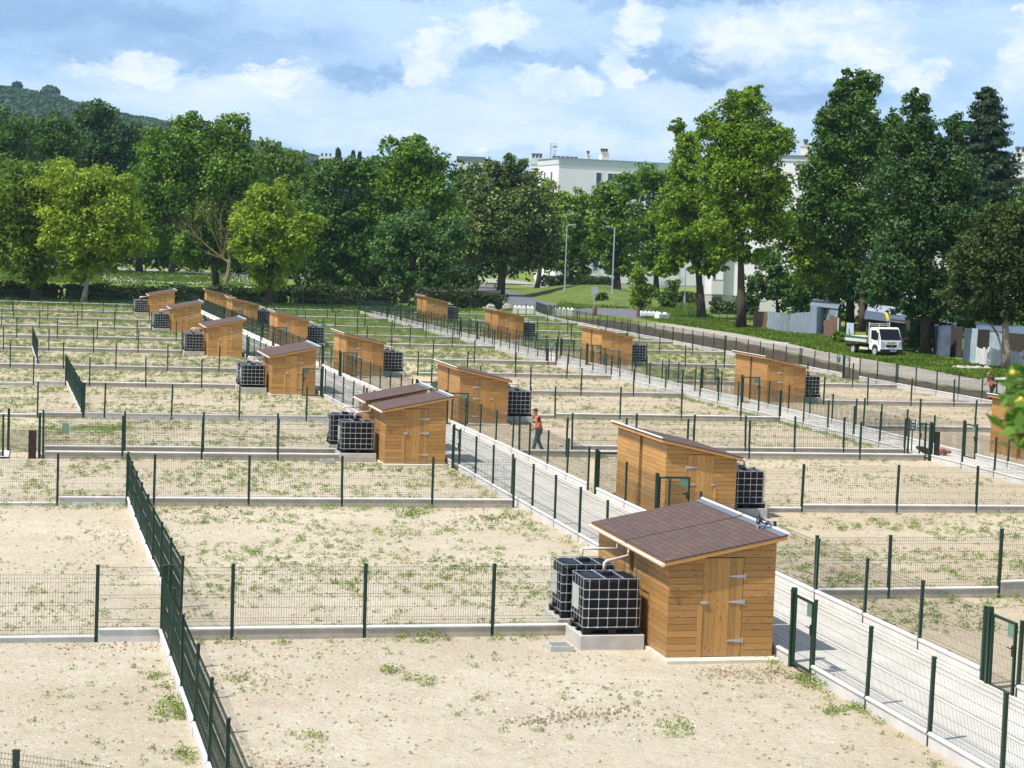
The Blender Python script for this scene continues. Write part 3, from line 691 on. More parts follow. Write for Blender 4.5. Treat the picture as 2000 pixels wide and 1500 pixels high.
fence(cross(187.6, 8.7, -30, 2.8), 'wire fence ending at the sixth and farthest pair of tanks')
fence(cross(206.5, 55.0, 36.0, 3.0), 'far boundary fence before the white blocks and the hedge at the right')
fence(cross(206.5, 33.4, -33, 3.0), 'far boundary fence in front of the long dark hedge')
n_ = 8
fence([P(57.9 - (57.9 - 39.3) * i / n_, 2.65 + .25 * (i / n_) ** 2) for i in range(n_ + 1)], 'dense looking dark green divider behind the left foreground fence')
fence([P(38.1 - (38.1 - 23.5) * i / 6, 2.45 + .18 * (i / 6)) for i in range(7)], 'long dark green divider running out of the bottom of the picture')
fence([P(102.6 - 18.2 * i / 7, 1.43 + .42 * i / 7) for i in range(8)], 'short dark green divider between two bare plots left of the third shed pair')
fence([P(130.2 - 14.4 * i / 5, -.35 + .33 * i / 5) for i in range(6)], 'smallest dark green divider standing at the far left')
a_, b_ = G(31, 1470, 1.45), G(262, 1503, 1.45)
d_ = (b_ - a_).normalized()
fence([Vector((q.x, q.y, 0)) for q in (a_ - d_ * 2.6, a_, a_ + d_ * 2.6, a_ + d_ * 5.2)], 'fence at the bottom left corner showing only its post and wavy mesh top')
# middle block
fence(cross(42.0, 17.75, 34.4, 1.95)[:2] + [P(42.1, 22.5), P(42.4, 25.3), P(42.5, 28)], 'wire fence right of the nearest shed roof, stepping up to the right', [0, 0, .14, .14])
fence(crossL(56.4, [21.6, 23.25, 26.45, 29.2, 32, 34.5]), 'wire fence right of the black tank behind the magpie roof', [-.1, 0, 0, 0, 0])
fence([P(71.2, v) for v in (17.8, 19.65, 22, 24.5, 27.05, 31.7, 34.5)], 'wire fence at the feet of the walking worker, front one of two')
fence([P(73.1, v) for v in (20.4, 23, 25.4, 27.6, 29.7, 31.82, 34.5)], 'wire fence right behind the walking worker')
fence(crossL(87.0, [22.2, 23.4, 26.55, 29.57, 32.54, 34.5]), 'wire fence right of the tank behind the walking worker', [-.08, 0, 0, 0, 0])
fence(crossL(100.4, [20.2, 22.8, 25.6, 28.4, 31.35, 34.1]), 'wire fence behind the second middle shed pair')
fence(crossL(113.6, [22.0, 25.0, 28.0, 31.2, 34.0]), 'wire fence right of the third tank pair of the middle row', [-.08, 0, 0, .0])
fence(cross(126.0, 17.0, 33.8, 2.9), 'wire fence behind the third middle shed pair, brown post at its end')
fence(cross(143.4, 20.6, 33.6, 2.9), 'wire fence right of the fourth middle tank pair')
fence(cross(155.5, 16.6, 33.5, 2.9), 'wire fence behind the fourth middle shed pair')
fence(cross(170.5, 20.2, 33.4, 2.9), 'wire fence right of the fifth middle tank pair in the green far plots')
fence(cross(188.6, 18.5, 33.3, 2.9), 'last wire fence before the far boundary in the middle block')
# right block
fence(cross(83.3, 37.2, 51.3, 3.0), 'wire fence behind the small green sign, crossing the right plots')
fence(cross(97.6, 41.2, 51.4, 2.6), 'wire fence with posts right of the tank at the second right shed pair')
fence(cross(110.4, 36.6, 51.4, 2.7), 'wire fence behind the second right shed pair')
fence(cross(126.8, 40.4, 51.7, 2.8), 'wire fence right of the third right tank pair', None)
fence(cross(143.0, 35.8, 52, 2.8), 'wire fence behind the third right shed pair across the grassy plots')
fence(cross(157.0, 40.4, 52.3, 2.8), 'wire fence right of the fourth right tank pair')
fence(cross(171.0, 35.4, 52.6, 2.8), 'wire fence behind the fourth right shed pair')
fence(cross(190.6, 40.8, 53.2, 2.8), 'wire fence right of the farthest right tank pair')
# along the paths
def long_run(f, stops, labels, plank=0., bay=2.7):
    for (a, b), lb in zip(stops, labels): fence(run(f, a, b, bay), lb, None, plank)
gate_spots = {'L': [], 'M': [], 'R': []}
def stops_for(lst, first, last, off_n, off_f, w):
    cuts = []
    for u, v in lst: cuts += [(u - off_n - w, u - off_n), (u + 2 * SL + GAP + off_f, u + 2 * SL + GAP + off_f + w)]
    out = []; a = first
    for c0, c1 in cuts:
        if c0 > a + .5: out.append((a, c0))
        a = max(a, c1)
    if last > a + .5: out.append((a, last))
    return out, cuts
GW = 1.08
sl, gl = stops_for(LP, 21.5, 206, .65, .9, GW); sm, gm_ = stops_for(MP[:5], 33.3, 206, .5, .75, GW); sr, gr_ = stops_for(RP[1:], 72.1, 206, .5, .8, GW)
lbl = lambda row, n, end: [f'fence along the {row}, ' + ('running out at the bottom' if i == 0 else (f'{ORD[(i) // 2 - (0 if i % 2 == 0 else 0)] if (i // 2) < 6 else "last"} stretch between sheds' if i % 2 == 0 else f'stretch beside the {ORD[i // 2]} shed pair')) + (end if i == n - 1 else '') for i in range(n)]
long_run(p1l, sl, lbl('left side of the wide path', len(sl), ', last'))
fence(run(p1r, 20, 31.9), 'fence along the right side of the wide path at the lower right corner', None, .06)
long_run(p1r, sm, ['fence along the right side of the wide path beside the nearest shed'] + lbl('right side of the wide path', len(sm), ', last')[1:], .06)
fence(run(p2l, 50, 71.0), 'fence along the left side of the narrow path leaving at the right edge')
fence(run(p2l, 73.2, 125.8), 'fence along the left side of the narrow path behind the gate with the brown board')
fence(run(p2l, 128.2, 206), 'far half of the fence along the left side of the narrow path')
long_run(p2r, sr, ['fence along the right side of the narrow path beside the right edge shed'] + lbl('right side of the narrow path', len(sr), ', last')[1:], .06)
fence(run(p2r, 55, 70.95), 'fence along the right side of the narrow path at the right edge under the leaves', None, .06)
fence(run(outf, 88, 116.3), 'outer fence along the gravel track in front of the bending worker', None, .08)
fence(run(outf, 118.9, 217, 2.75), 'long outer fence along the dark earth and the gravel track', None, .08)

# ------------------------------------------------------------------ gates
def gate_parts(root, w, sign=True):
    f = MB(); H = 1.42
    f.box(.03, -.025, .05, .08, .025, H); f.box(w - .08, -.025, .05, w - .03, .025, H); f.box(.08, -.02, H - .05, w - .08, .02, H); f.box(.08, -.02, .05, w - .08, .02, .10)
    fr = f.build('gate_frame', 'green_paint', root)
    q = MB(); n = int((w - .16) / .05)
    for i in range(n + 1): x = .08 + (w - .16) * i / n; q.tube([(x, 0, .1), (x, 0, H - .05)], .0028, 3, cap=False)
    for z in (.3, .5, .7, .9, 1.1, 1.28): q.tube([(.08, .004, z), (w - .08, .004, z)], .003, 3, cap=False)
    q.build('mesh_infill', 'green_paint', root)
    k = MB(); k.box(w - .13, -.035, .78, w - .06, .035, .98); k.tube([(w - .10, -.06, .93), (w - .24, -.065, .93)], .012, 6); k.tube([(w - .10, .06, .93), (w - .24, .065, .93)], .012, 6); k.tube([(w - .10, -.06, .93), (w - .10, .06, .93)], .012, 6)
    k.build('lock_handle', 'dark_trim', root)
    if sign: MB().box(w - .34, -.012, 1.12, w - .09, -.006, 1.36).build('plate', 'green_sign', root)
    for x in (-.04, ): MB().box(x - .045, -.045, -.2, x + .045, .045, 1.53).build('post', 'green_paint', root)
GP = None
def gate(p, ang, label):
    global GP
    if GP is None: GP = thing('wire_gate', label, 'gate', p, ang, 'green garden gates'); gate_parts(GP, GW - .08); return GP
    o = copy_tree(GP); o.location = p; o.rotation_euler = (0, 0, ang); o['label'] = label; return o
UA = math.atan2(UD.y, UD.x)
for i, (a, b) in enumerate(gl[:-1]):
    nm = ORD[i // 2]; e = 'near' if i % 2 == 0 else 'far'
    if i == 4: gate(P(b - .02, p1l(b)), TH + math.pi, 'green gate standing open left of the path in front of the third left shed'); continue
    lb = f'closed green gate left of the wide path, {e} end of the {nm} shed pair'
    if i == 0: lb = 'closed green gate with handle and small plate right of the nearest shed'
    gate(P(b - .05, p1l(b)), UA + math.pi, lb)
for i, (a, b) in enumerate(gm_):
    nm = ORD[i // 2]; e = 'near' if i % 2 == 0 else 'far'
    at_u = b if i % 2 == 0 else a
    gate(P(at_u + (-.05 if i % 2 == 0 else .05), p1r(at_u)), TH + (-.03 if i % 2 == 0 else .04), f'green gate standing open at the {e} end of the {nm} middle shed pair')
for i, (a, b) in enumerate(gr_):
    nm = ORD[i // 2 + 1]; e = 'near' if i % 2 == 0 else 'far'
    at_u = b if i % 2 == 0 else a
    gate(P(at_u, p2r(at_u)), TH, f'green gate standing open at the {e} end of the {nm} right shed pair')
gate(P(32.95, 17.5), UA + math.pi, 'closed green gate at the right edge near the bottom corner')
gate(P(72.0, p2r(72)), UA + math.pi, 'closed green gate left of the plank shed at the right edge')
gate(P(69.3, .12), UA, 'green gate seen edge on at the left end of the two close fences')
gate(P(70.9, -.95), UA, 'green gate seen edge on at the left edge beside the small path')
gate(P(118.8, 51.45), UA + math.pi, 'green gate in the outer fence beside the gravel track')
gate(P(71.1, 34.65), UA, 'green gate with a brown board across the narrow path')
def brown(p, label, z=1.0, w=.10): return tag(MB().box(p.x - w, p.y - .03, -.1, p.x + w, p.y + .03, z).build('brown_board', 'rust_post'), label, 'board', 'upright brown boards')
brown(P(71.0, 34.9), 'dark brown upright board by the gate of the narrow path near the debris', 1.15, .11)
brown(P(126.0, 33.2), 'dark brown upright board by the far gate of the narrow path', 1.1, .1)
brown(P(69.0, -.12), 'dark brown upright board by the gate at the left edge', .95, .13)
def sign(p, label, ang=TH, w=.30, h=.44, z=.95):
    r = thing('green_sign', label, 'sign', p, ang, 'small green notice signs')
    MB().box(-.02, -.02, -.1, .02, .02, z + h).build('pole', 'green_paint', r)
    b = MB().box(-w / 2, -.045, z, w / 2, -.03, z + h).build('sign_board', 'sign_dark', r)
    t = MB()
    for y0, x0, x1, hh in ((.74, .3, .72, .16), (.46, .28, .74, .06), (.26, .3, .5, .05), (.17, .3, .68, .05)): t.box(-w / 2 + x0 * w, -.05, z + h * y0, -w / 2 + x1 * w, -.0455, z + h * y0 + h * hh)
    t.box(-w / 2, -.049, z, -w / 2 + .02, -.0455, z + h); t.box(w / 2 - .02, -.049, z, w / 2, -.0455, z + h)
    t.build('lettering', 'white_paint', b); return r
sign(P(73.6, 35.05), 'green notice sign with white lines on the fence by the debris')
sign(P(127.6, 33.9), 'green notice sign near the far brown board in the middle')
sign(P(120.2, 51.65), 'green notice sign on the outer fence by the gravel track', TH - .3)
tag(MB().box(-.11, -.01, 0, .11, .01, .36).build('blank_plate', 'green_sign'), 'blank pale green plate hanging on the fence at the left edge', 'plate').location = P(69.0, 1.0, .85)

# ------------------------------------------------------------------ trees
def crown_points(ells, depth, n_per, rz_scale=.95, sub=.36, up=.25):
    """ells: (cx, cy, rx, ry) outlines read off at the tree's own distance -> leaf centres and normals filling real boughs"""
    cs, ns = [], []
    for (cx, cy, rx, ry) in ells:
        c = np.array(at(cx, cy, depth)); R = np.array([rx, (rx + ry) * .5 * rz_scale, ry]) * 1.14 * depth / F
        k = min(int(22 + rx * ry / 60), 110)
        d = unit(rng.normal(size=(k, 3))); rad = (rng.uniform(.0, 1, k) ** .5 * .86)[:, None]
        bc = c + d * R * rad; br = R.min() * rng.uniform(sub * .65, sub * 1.25, k)
        n = int(n_per * rx * ry); w = br ** 2; cnt = rng.multinomial(n, w / w.sum())
        for b, r, m in zip(bc, br, cnt):
            dd = unit(rng.normal(size=(m, 3)) + np.array([0, 0, up])); rr = r * rng.uniform(.4, 1.25, m) ** .8
            p = b + dd * rr[:, None] * np.array([1.15, 1.15, .85]); cs.append(p)
            ns.append(dd * .6 + rng.normal(size=(m, 3)) * .6 + np.array([0, 0, .4]))
    return np.concatenate(cs), np.concatenate(ns)
def trunk_mesh(base, top, r, limbs, wob=.03):
    mb = MB(); h = (top - base).length; pts = []; rs = []
    for i in range(8):
        t = i / 7; q = base.lerp(top, t) + Vector((noise.noise(Vector((base.x, t * 3, 1))), noise.noise(Vector((base.x, t * 3, 5))), 0)) * h * wob * t
        pts.append(q); rs.append(r * (1.45 if i == 0 else (1.08 if i == 1 else 1 - .72 * t)))
    pts[0] = pts[0] - Vector((0, 0, .2)); mb.tube(pts, rs, 9)
    for e in limbs:
        t = rnd.uniform(.35, .8); k = int(t * 7); a = pts[k]; e = Vector(e); m_ = a.lerp(e, .5) + Vector((0, 0, -(e - a).length * .06))
        mb.tube([a, a.lerp(m_, .5) + Vector((0, 0, .2)), m_, e], [rs[k] * .55, rs[k] * .42, rs[k] * .3, rs[k] * .08], 6)
    return mb
def tree(name, label, base, ells, mt, tw, bark='bark', dens=1.5, lp=3.7, group=None, trunk_to=None, extra=None, cat='tree', sub=.27, limbs=5):
    b = G(*base); dep = depth_of(b); root = thing(name, label, cat, b, 0, group)
    cs, ns = crown_points(ells, dep, dens, sub=sub); L = lp * dep / F
    q = leaves(cs - np.array(b), ns, L, L * .62)
    q[:, :, 2] = np.maximum(q[:, :, 2], .25)
    quads_obj('crown', q, mt, root)
    top = at(*trunk_to, dep) if trunk_to else at(sum(e[0] for e in ells) / len(ells), min(e[1] for e in ells) + 20, dep)
    lim = [at(e[0] + rnd.uniform(-.4, .4) * e[2], e[1] + rnd.uniform(-.3, .3) * e[3], dep) for e in rnd.sample(ells, min(limbs, len(ells)))]
    trunk_mesh(Vector((0, 0, 0)), Vector(top) - b, tw / 2 * dep / F, [Vector(x) - b for x in lim]).build('trunk', bark, root, smooth=True)
    if extra:
        for ex in extra: trunk_mesh(G(*ex[:2]) - b, at(ex[2], ex[3], dep) - b, ex[4] / 2 * dep / F, []).build('trunk', bark, root, smooth=True)
    return root
GB = 'trees round the allotment'
tree('broad_tree', 'olive green bushy tree at the left edge behind the hedge, trunk hidden in low leaves', (70, 588), [(15, 395, 70, 75), (60, 350, 60, 42), (30, 470, 75, 70), (88, 430, 50, 60), (70, 525, 30, 35), (-30, 430, 50, 70)], 'leaf_olive', 15)
tree('broad_tree', 'yellow green spreading tree with a pale leaning trunk left of the farthest left shed', (162, 593), [(150, 365, 85, 50), (205, 372, 55, 45), (120, 420, 55, 55), (205, 430, 75, 55), (150, 475, 85, 45), (235, 470, 60, 40), (190, 510, 50, 25), (150, 530, 40, 22)], 'leaf_yellow', 11, 'bark_pale', trunk_to=(190, 450))
tree('broad_tree', 'tall mid green tree towering behind the bare dead branches', (424, 565), [(350, 290, 80, 55), (375, 245, 40, 25), (450, 258, 42, 36), (425, 330, 85, 75), (320, 370, 65, 70), (420, 430, 75, 60), (300, 440, 45, 55), (465, 330, 35, 55), (370, 480, 70, 45), (440, 500, 40, 35)], 'leaf_mid', 12)
tree('broad_tree', 'small bright yellow green tree in front of the hedge, left centre', (523, 598), [(525, 388, 52, 32), (515, 435, 62, 52), (600, 440, 48, 24), (535, 500, 60, 42), (575, 470, 45, 35), (520, 550, 34, 25), (490, 480, 35, 40)], 'leaf_yellow', 14)
tree('broad_tree', 'thin topped olive tree with airy twigs right of the tall mid green one', (583, 561), [(528, 310, 38, 38), (575, 325, 35, 32), (555, 375, 55, 45), (610, 360, 30, 36), (570, 440, 50, 50), (600, 500, 30, 40)], 'leaf_olive', 9, dens=1.)
tree('broad_tree', 'dark green tree between the yellow green tree and the big round centre tree', (645, 576), [(640, 352, 46, 44), (690, 338, 42, 34), (640, 425, 58, 55), (620, 500, 50, 50), (690, 470, 46, 70), (655, 540, 60, 30)], 'leaf_dark', 10)
tree('broad_tree', 'big rounded mid green tree in the centre, highest of the middle group', (806, 581), [(800, 308, 62, 40), (840, 325, 40, 40), (755, 368, 70, 55), (830, 385, 62, 55), (715, 425, 62, 55), (870, 430, 42, 55), (770, 440, 70, 50), (800, 290, 40, 24)], 'leaf_mid', 14)
tree('broad_tree', 'lower blue green tree in front of the big round centre tree', (788, 592), [(795, 445, 60, 40), (765, 495, 48, 38), (840, 495, 55, 42), (790, 545, 60, 24), (885, 455, 36, 34), (850, 540, 40, 25)], 'leaf_bluish', 15, extra=[(770, 588, 775, 520, 11)])
tree('lime_tree', 'dark dome shaped lime tree with pale tufts left of the white building', (977, 578), [(985, 335, 52, 36), (945, 385, 52, 46), (1025, 385, 52, 50), (985, 435, 90, 62), (1040, 455, 55, 46), (930, 465, 42, 48), (995, 498, 78, 28), (1060, 500, 35, 30)], 'leaf_linden', 15, dens=1.6)
tree('lime_tree', 'narrow yellowish lime tree just right of the dark dome shaped one', (1049, 563), [(1072, 378, 24, 30), (1062, 430, 38, 55), (1098, 400, 28, 28), (1070, 490, 40, 40)], 'leaf_yellow', 9, dens=1.3)
tree('broad_tree', 'middling green tree below the left corner of the white building', (1113, 574), [(1130, 398, 32, 28), (1120, 445, 42, 46), (1140, 495, 34, 32), (1100, 500, 26, 26), (1122, 525, 38, 18)], 'leaf_mid', 12)
tree('broad_tree', 'green tree behind the tall street lamp, in front of the white building', (1206, 588), [(1190, 390, 40, 36), (1228, 368, 34, 30), (1200, 440, 55, 42), (1175, 480, 42, 32), (1220, 495, 40, 28), (1205, 522, 40, 18)], 'leaf_mid', 15)
tree('broad_tree', 'little bright green bushy tree right of the tall street lamp', (1251, 606), [(1250, 540, 21, 30), (1256, 572, 25, 26), (1248, 590, 20, 14)], 'leaf_bright', 5, dens=.9)
tree('broad_tree', 'slender forked tree between the street lamp and the tall bright tree', (1283, 583), [(1268, 355, 40, 38), (1275, 425, 45, 55), (1292, 490, 46, 36), (1250, 460, 30, 40), (1290, 522, 40, 18)], 'leaf_mid', 11, 'bark')
tree('broad_tree', 'tall tree with straight bare lower trunk, left one of the bright green pair', (1371, 623), [(1350, 395, 62, 46), (1355, 455, 72, 36), (1342, 340, 38, 52), (1395, 490, 62, 30), (1310, 430, 40, 40), (1380, 520, 50, 22), (1300, 520, 30, 22), (1322, 248, 15, 20), (1340, 285, 30, 40), (1330, 500, 40, 26)], 'leaf_bright', 16, trunk_to=(1350, 330))
tree('broad_tree', 'tall bright green tree with thick trunk, right one of the pair by the earth verge', (1448, 643), [(1452, 205, 50, 34), (1430, 262, 78, 45), (1475, 285, 70, 52), (1440, 345, 92, 52), (1505, 275, 42, 40), (1480, 395, 72, 45), (1430, 435, 74, 40), (1425, 482, 46, 26), (1515, 370, 30, 40), (1395, 320, 40, 40), (1500, 440, 40, 36), (1460, 500, 40, 20), (1390, 250, 30, 36), (1470, 180, 22, 16)], 'leaf_bright', 17, dens=1.6, trunk_to=(1445, 250), limbs=7)
tree('ash_tree', 'low blue green tree leaning over the corrugated fence', (1520, 622), [(1500, 560, 52, 34), (1540, 580, 45, 26), (1500, 515, 32, 32), (1570, 592, 24, 20), (1460, 585, 26, 18)], 'leaf_bluish', 8)
tree('broad_tree', 'very tall dark green tree behind the truck, twin dark trunks', (1660, 645), [(1648, 158, 17, 28), (1688, 168, 34, 30), (1660, 228, 58, 42), (1668, 195, 38, 34), (1640, 192, 20, 30), (1628, 240, 40, 34), (1680, 298, 82, 52), (1618, 288, 38, 42), (1640, 375, 78, 55), (1720, 300, 42, 62), (1690, 440, 90, 55), (1640, 500, 55, 45), (1700, 540, 60, 40), (1600, 350, 40, 50), (1590, 430, 45, 45), (1660, 570, 50, 36), (1740, 420, 40, 50), (1740, 250, 30, 36)], 'leaf_dark', 15, dens=1.6, trunk_to=(1665, 200), extra=[(1683, 648, 1690, 380, 13)], limbs=7)
tree('broad_tree', 'yellowish green lower tree at the left foot of the very tall dark tree', (1628, 640), [(1560, 475, 45, 42), (1590, 530, 42, 36), (1535, 440, 30, 44), (1600, 480, 36, 40)], 'leaf_bright', 8)
tree('broad_tree', 'tall dark tree right of the very tall one, above the blue metal shed', (1808, 694), [(1790, 208, 28, 34), (1793, 248, 34, 34), (1765, 275, 34, 36), (1798, 285, 48, 52), (1770, 365, 72, 60), (1850, 340, 44, 62), (1820, 445, 90, 70), (1760, 525, 72, 52), (1840, 555, 64, 42), (1715, 560, 36, 36), (1880, 470, 40, 60), (1770, 450, 60, 60), (1860, 260, 30, 40), (1780, 600, 50, 30), (1860, 620, 50, 24), (1890, 400, 30, 50)], 'leaf_deep', 19, dens=1.6, limbs=7)
tree('broad_tree', 'wide olive dark tree with grey forked trunk at the right edge', (1965, 724), [(1965, 435, 52, 40), (1925, 495, 62, 52), (1985, 520, 64, 70), (1900, 565, 54, 45), (1960, 605, 72, 30), (2040, 450, 56, 62), (2050, 560, 60, 60), (1890, 520, 40, 46), (1930, 450, 40, 40)], 'leaf_olive_dark', 17, 'bark_pale', dens=1.6, extra=[(1970, 700, 1920, 600, 9)])
GD = 'dark wood behind the meadow'
for k, (bx, by, el, lb, mt_) in enumerate([
    (30, 536, [(20, 262, 52, 48), (20, 340, 62, 60), (40, 420, 60, 60)], 'dark tree of the back wood cut by the left edge', 'leaf_dark'),
    (112, 534, [(112, 258, 56, 42), (105, 310, 60, 50), (110, 400, 60, 60)], 'dark tree of the back wood, second from the left edge', 'leaf_dark'),
    (196, 533, [(190, 232, 48, 36), (225, 280, 50, 46), (180, 310, 58, 55), (200, 400, 60, 60)], 'tallest round topped dark tree of the back wood', 'leaf_deep'),
    (272, 535, [(282, 272, 36, 36), (265, 330, 48, 55), (280, 420, 55, 60)], 'dark tree of the back wood beside the tall mid green tree', 'leaf_dark'),
    (335, 533, [(330, 430, 50, 55), (345, 350, 40, 50), (380, 440, 40, 50)], 'dark tree filling the wood behind the bare branches', 'leaf_deep'),
    (505, 543, [(500, 380, 60, 60), (470, 460, 60, 45), (540, 460, 50, 50)], 'dark tree of the back wood behind the small yellow green tree', 'leaf_deep'),
    (905, 562, [(905, 345, 42, 34), (900, 415, 46, 55), (890, 490, 40, 46)], 'dark tree between the centre tree and the lime tree', 'leaf_dark'),
    (730, 560, [(735, 350, 60, 40), (720, 440, 70, 60)], 'dark tree hidden behind the centre trees', 'leaf_deep'),
    (1915, 655, [(1895, 470, 46, 60), (1940, 510, 42, 50), (1890, 560, 50, 46), (1872, 370, 34, 60), (1905, 420, 30, 40)], 'dark broad tree between the spruce and the forked trunk tree', 'leaf_dark'),
    (2010, 660, [(2000, 470, 46, 60), (2020, 400, 40, 50)], 'dark tree cut by the right edge behind the olive one', 'leaf_dark'),
    (1600, 560, [(1600, 420, 60, 60), (1580, 340, 30, 40)], 'dark tree between the bright pair and the very tall dark tree', 'leaf_dark')]):
    tree('broad_tree', lb, (bx, by), el, mt_, 12, dens=1.3, group=GD)
def shrub(name, label, base, ells, mt, dens=.8, lp=4., group='shrubs and bushes'):
    b = G(*base); dep = depth_of(b); cs, ns = crown_points(ells, dep, dens, sub=.42); L = lp * dep / F
    q = leaves(cs - np.array(b), ns, L, L * .62); q[:, :, 2] = np.maximum(q[:, :, 2], .03)
    root = thing(name, label, 'shrub', b, 0, group); quads_obj('foliage', q, mt, root)
    mb = MB()
    for k in range(4): mb.tube([(rnd.uniform(-.2, .2), 0, -.1), (rnd.uniform(-.6, .6), rnd.uniform(-.3, .3), 1.4)], [.05, .02], 5)
    mb.build('stem', 'bark', root); return root
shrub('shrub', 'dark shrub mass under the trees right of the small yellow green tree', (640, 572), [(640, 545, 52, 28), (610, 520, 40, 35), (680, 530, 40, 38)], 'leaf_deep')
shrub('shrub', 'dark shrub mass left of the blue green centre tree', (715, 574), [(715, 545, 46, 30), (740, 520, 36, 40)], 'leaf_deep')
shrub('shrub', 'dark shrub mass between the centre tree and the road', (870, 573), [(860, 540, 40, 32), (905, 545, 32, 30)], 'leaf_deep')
shrub('shrub', 'small dark bush at the foot of the tall street lamp', (1172, 597), [(1172, 586, 13, 11), (1180, 580, 8, 10)], 'leaf_dark', 1.6, 3.2)
shrub('shrub', 'dark slender bush left of the street lamp behind the dropped white block', (1307, 603), [(1308, 575, 14, 24), (1303, 590, 18, 14), (1318, 560, 10, 14)], 'leaf_dark', 1.2, 3.4)
shrub('shrub', 'dark bush between the truck and the big right trunk', (1785, 690), [(1785, 665, 22, 24), (1800, 640, 18, 30)], 'leaf_deep', 1.4, 3.4)
shrub('climbing_shrub', 'rust red climbing shrub left of the blue metal shed', (1822, 690), [(1822, 640, 11, 24), (1826, 660, 9, 22), (1833, 625, 7, 10)], 'leaf_red', 2.2, 2.8)
shrub('shrub', 'low leafy weeds bush in front of the board fence left of the truck', (1664, 672), [(1655, 662, 30, 9), (1640, 655, 16, 10)], 'leaf_bright', 2., 3)
GT = 'dark thickets under the trees'
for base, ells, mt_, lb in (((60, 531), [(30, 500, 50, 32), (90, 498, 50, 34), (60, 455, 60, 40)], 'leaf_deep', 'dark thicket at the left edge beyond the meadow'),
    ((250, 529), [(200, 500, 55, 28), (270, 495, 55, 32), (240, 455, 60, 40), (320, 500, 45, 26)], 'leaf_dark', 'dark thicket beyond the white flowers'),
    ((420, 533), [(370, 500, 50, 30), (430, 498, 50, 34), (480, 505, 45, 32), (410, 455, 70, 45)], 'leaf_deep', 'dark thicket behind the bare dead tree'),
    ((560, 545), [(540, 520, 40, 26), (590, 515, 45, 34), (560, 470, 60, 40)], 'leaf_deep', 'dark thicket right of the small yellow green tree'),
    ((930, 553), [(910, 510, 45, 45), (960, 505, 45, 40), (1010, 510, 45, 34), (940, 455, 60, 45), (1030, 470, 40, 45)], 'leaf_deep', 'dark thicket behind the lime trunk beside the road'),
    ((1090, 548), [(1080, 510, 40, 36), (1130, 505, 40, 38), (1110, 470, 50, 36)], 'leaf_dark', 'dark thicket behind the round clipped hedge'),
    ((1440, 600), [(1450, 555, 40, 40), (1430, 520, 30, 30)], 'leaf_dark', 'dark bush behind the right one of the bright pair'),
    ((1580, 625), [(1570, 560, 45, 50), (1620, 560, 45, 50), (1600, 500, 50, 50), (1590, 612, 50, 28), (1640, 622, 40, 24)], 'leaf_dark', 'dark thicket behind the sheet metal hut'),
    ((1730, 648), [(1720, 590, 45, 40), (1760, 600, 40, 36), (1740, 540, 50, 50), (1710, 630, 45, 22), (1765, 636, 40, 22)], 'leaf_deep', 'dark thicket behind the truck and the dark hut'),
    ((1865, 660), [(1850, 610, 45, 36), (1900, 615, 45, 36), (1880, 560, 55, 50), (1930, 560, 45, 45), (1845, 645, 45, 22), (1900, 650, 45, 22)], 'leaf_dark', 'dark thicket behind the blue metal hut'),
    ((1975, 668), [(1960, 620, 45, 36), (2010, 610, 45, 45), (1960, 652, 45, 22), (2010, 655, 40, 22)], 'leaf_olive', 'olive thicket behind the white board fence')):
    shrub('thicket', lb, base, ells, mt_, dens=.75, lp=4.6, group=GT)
def spruce():
    b = G(1900, 640); dep = depth_of(b) * 1.06; b = at(1903, 640, dep); b.z = 0; s = dep / F
    root = thing('spruce_tree', 'dark spruce with drooping ragged branches at the upper right', 'tree', b, 0, GB); cs = []; ns = []; mb = MB()
    H = (640 - 178) * s; mb.tube([(0, 0, -.2), (0, 0, H * .5), (0, 0, H)], [.5, .3, .03], 8); br = MB()
    for k in range(46):
        t = k / 45; z = H * (.99 - .62 * t); r = (10 + 100 * t ** .62) * s; 
        for j in range(6 + int(4 * t)):
            a = rnd.uniform(0, 6.28); rr = r * rnd.uniform(.65, 1.08); tip = Vector((math.cos(a) * rr, math.sin(a) * rr, z - rr * .12)); c0 = Vector((0, 0, z + rr * .12)); 
            br.tube([c0, c0.lerp(tip, .55) - Vector((0, 0, rr * .12)), tip], [.06, .04, .01], 4, cap=False)
            m_ = int(60 + 150 * t); tt = rng.uniform(.15, 1.02, m_)[:, None]; p = np.array(c0) * (1 - tt) + np.array(tip) * tt; p[:, 2] -= (tt[:, 0] * (1 - tt[:, 0])) * rr * .5 + rng.uniform(0, .9, m_) * (.3 + .5 * t)
            p[:, :2] += rng.normal(size=(m_, 2)) * (.22 + .35 * t); cs.append(p); ns.append(rng.normal(size=(m_, 3)) * .5 + np.array([math.cos(a), math.sin(a), .2]))
    cs = np.concatenate(cs); ns = np.concatenate(ns)
    quads_obj('crown', leaves(cs, ns, 4.4 * s, 2.0 * s), 'leaf_spruce', root); mb.build('trunk', 'bark', root); br.build('branches', 'bark', root)
spruce()
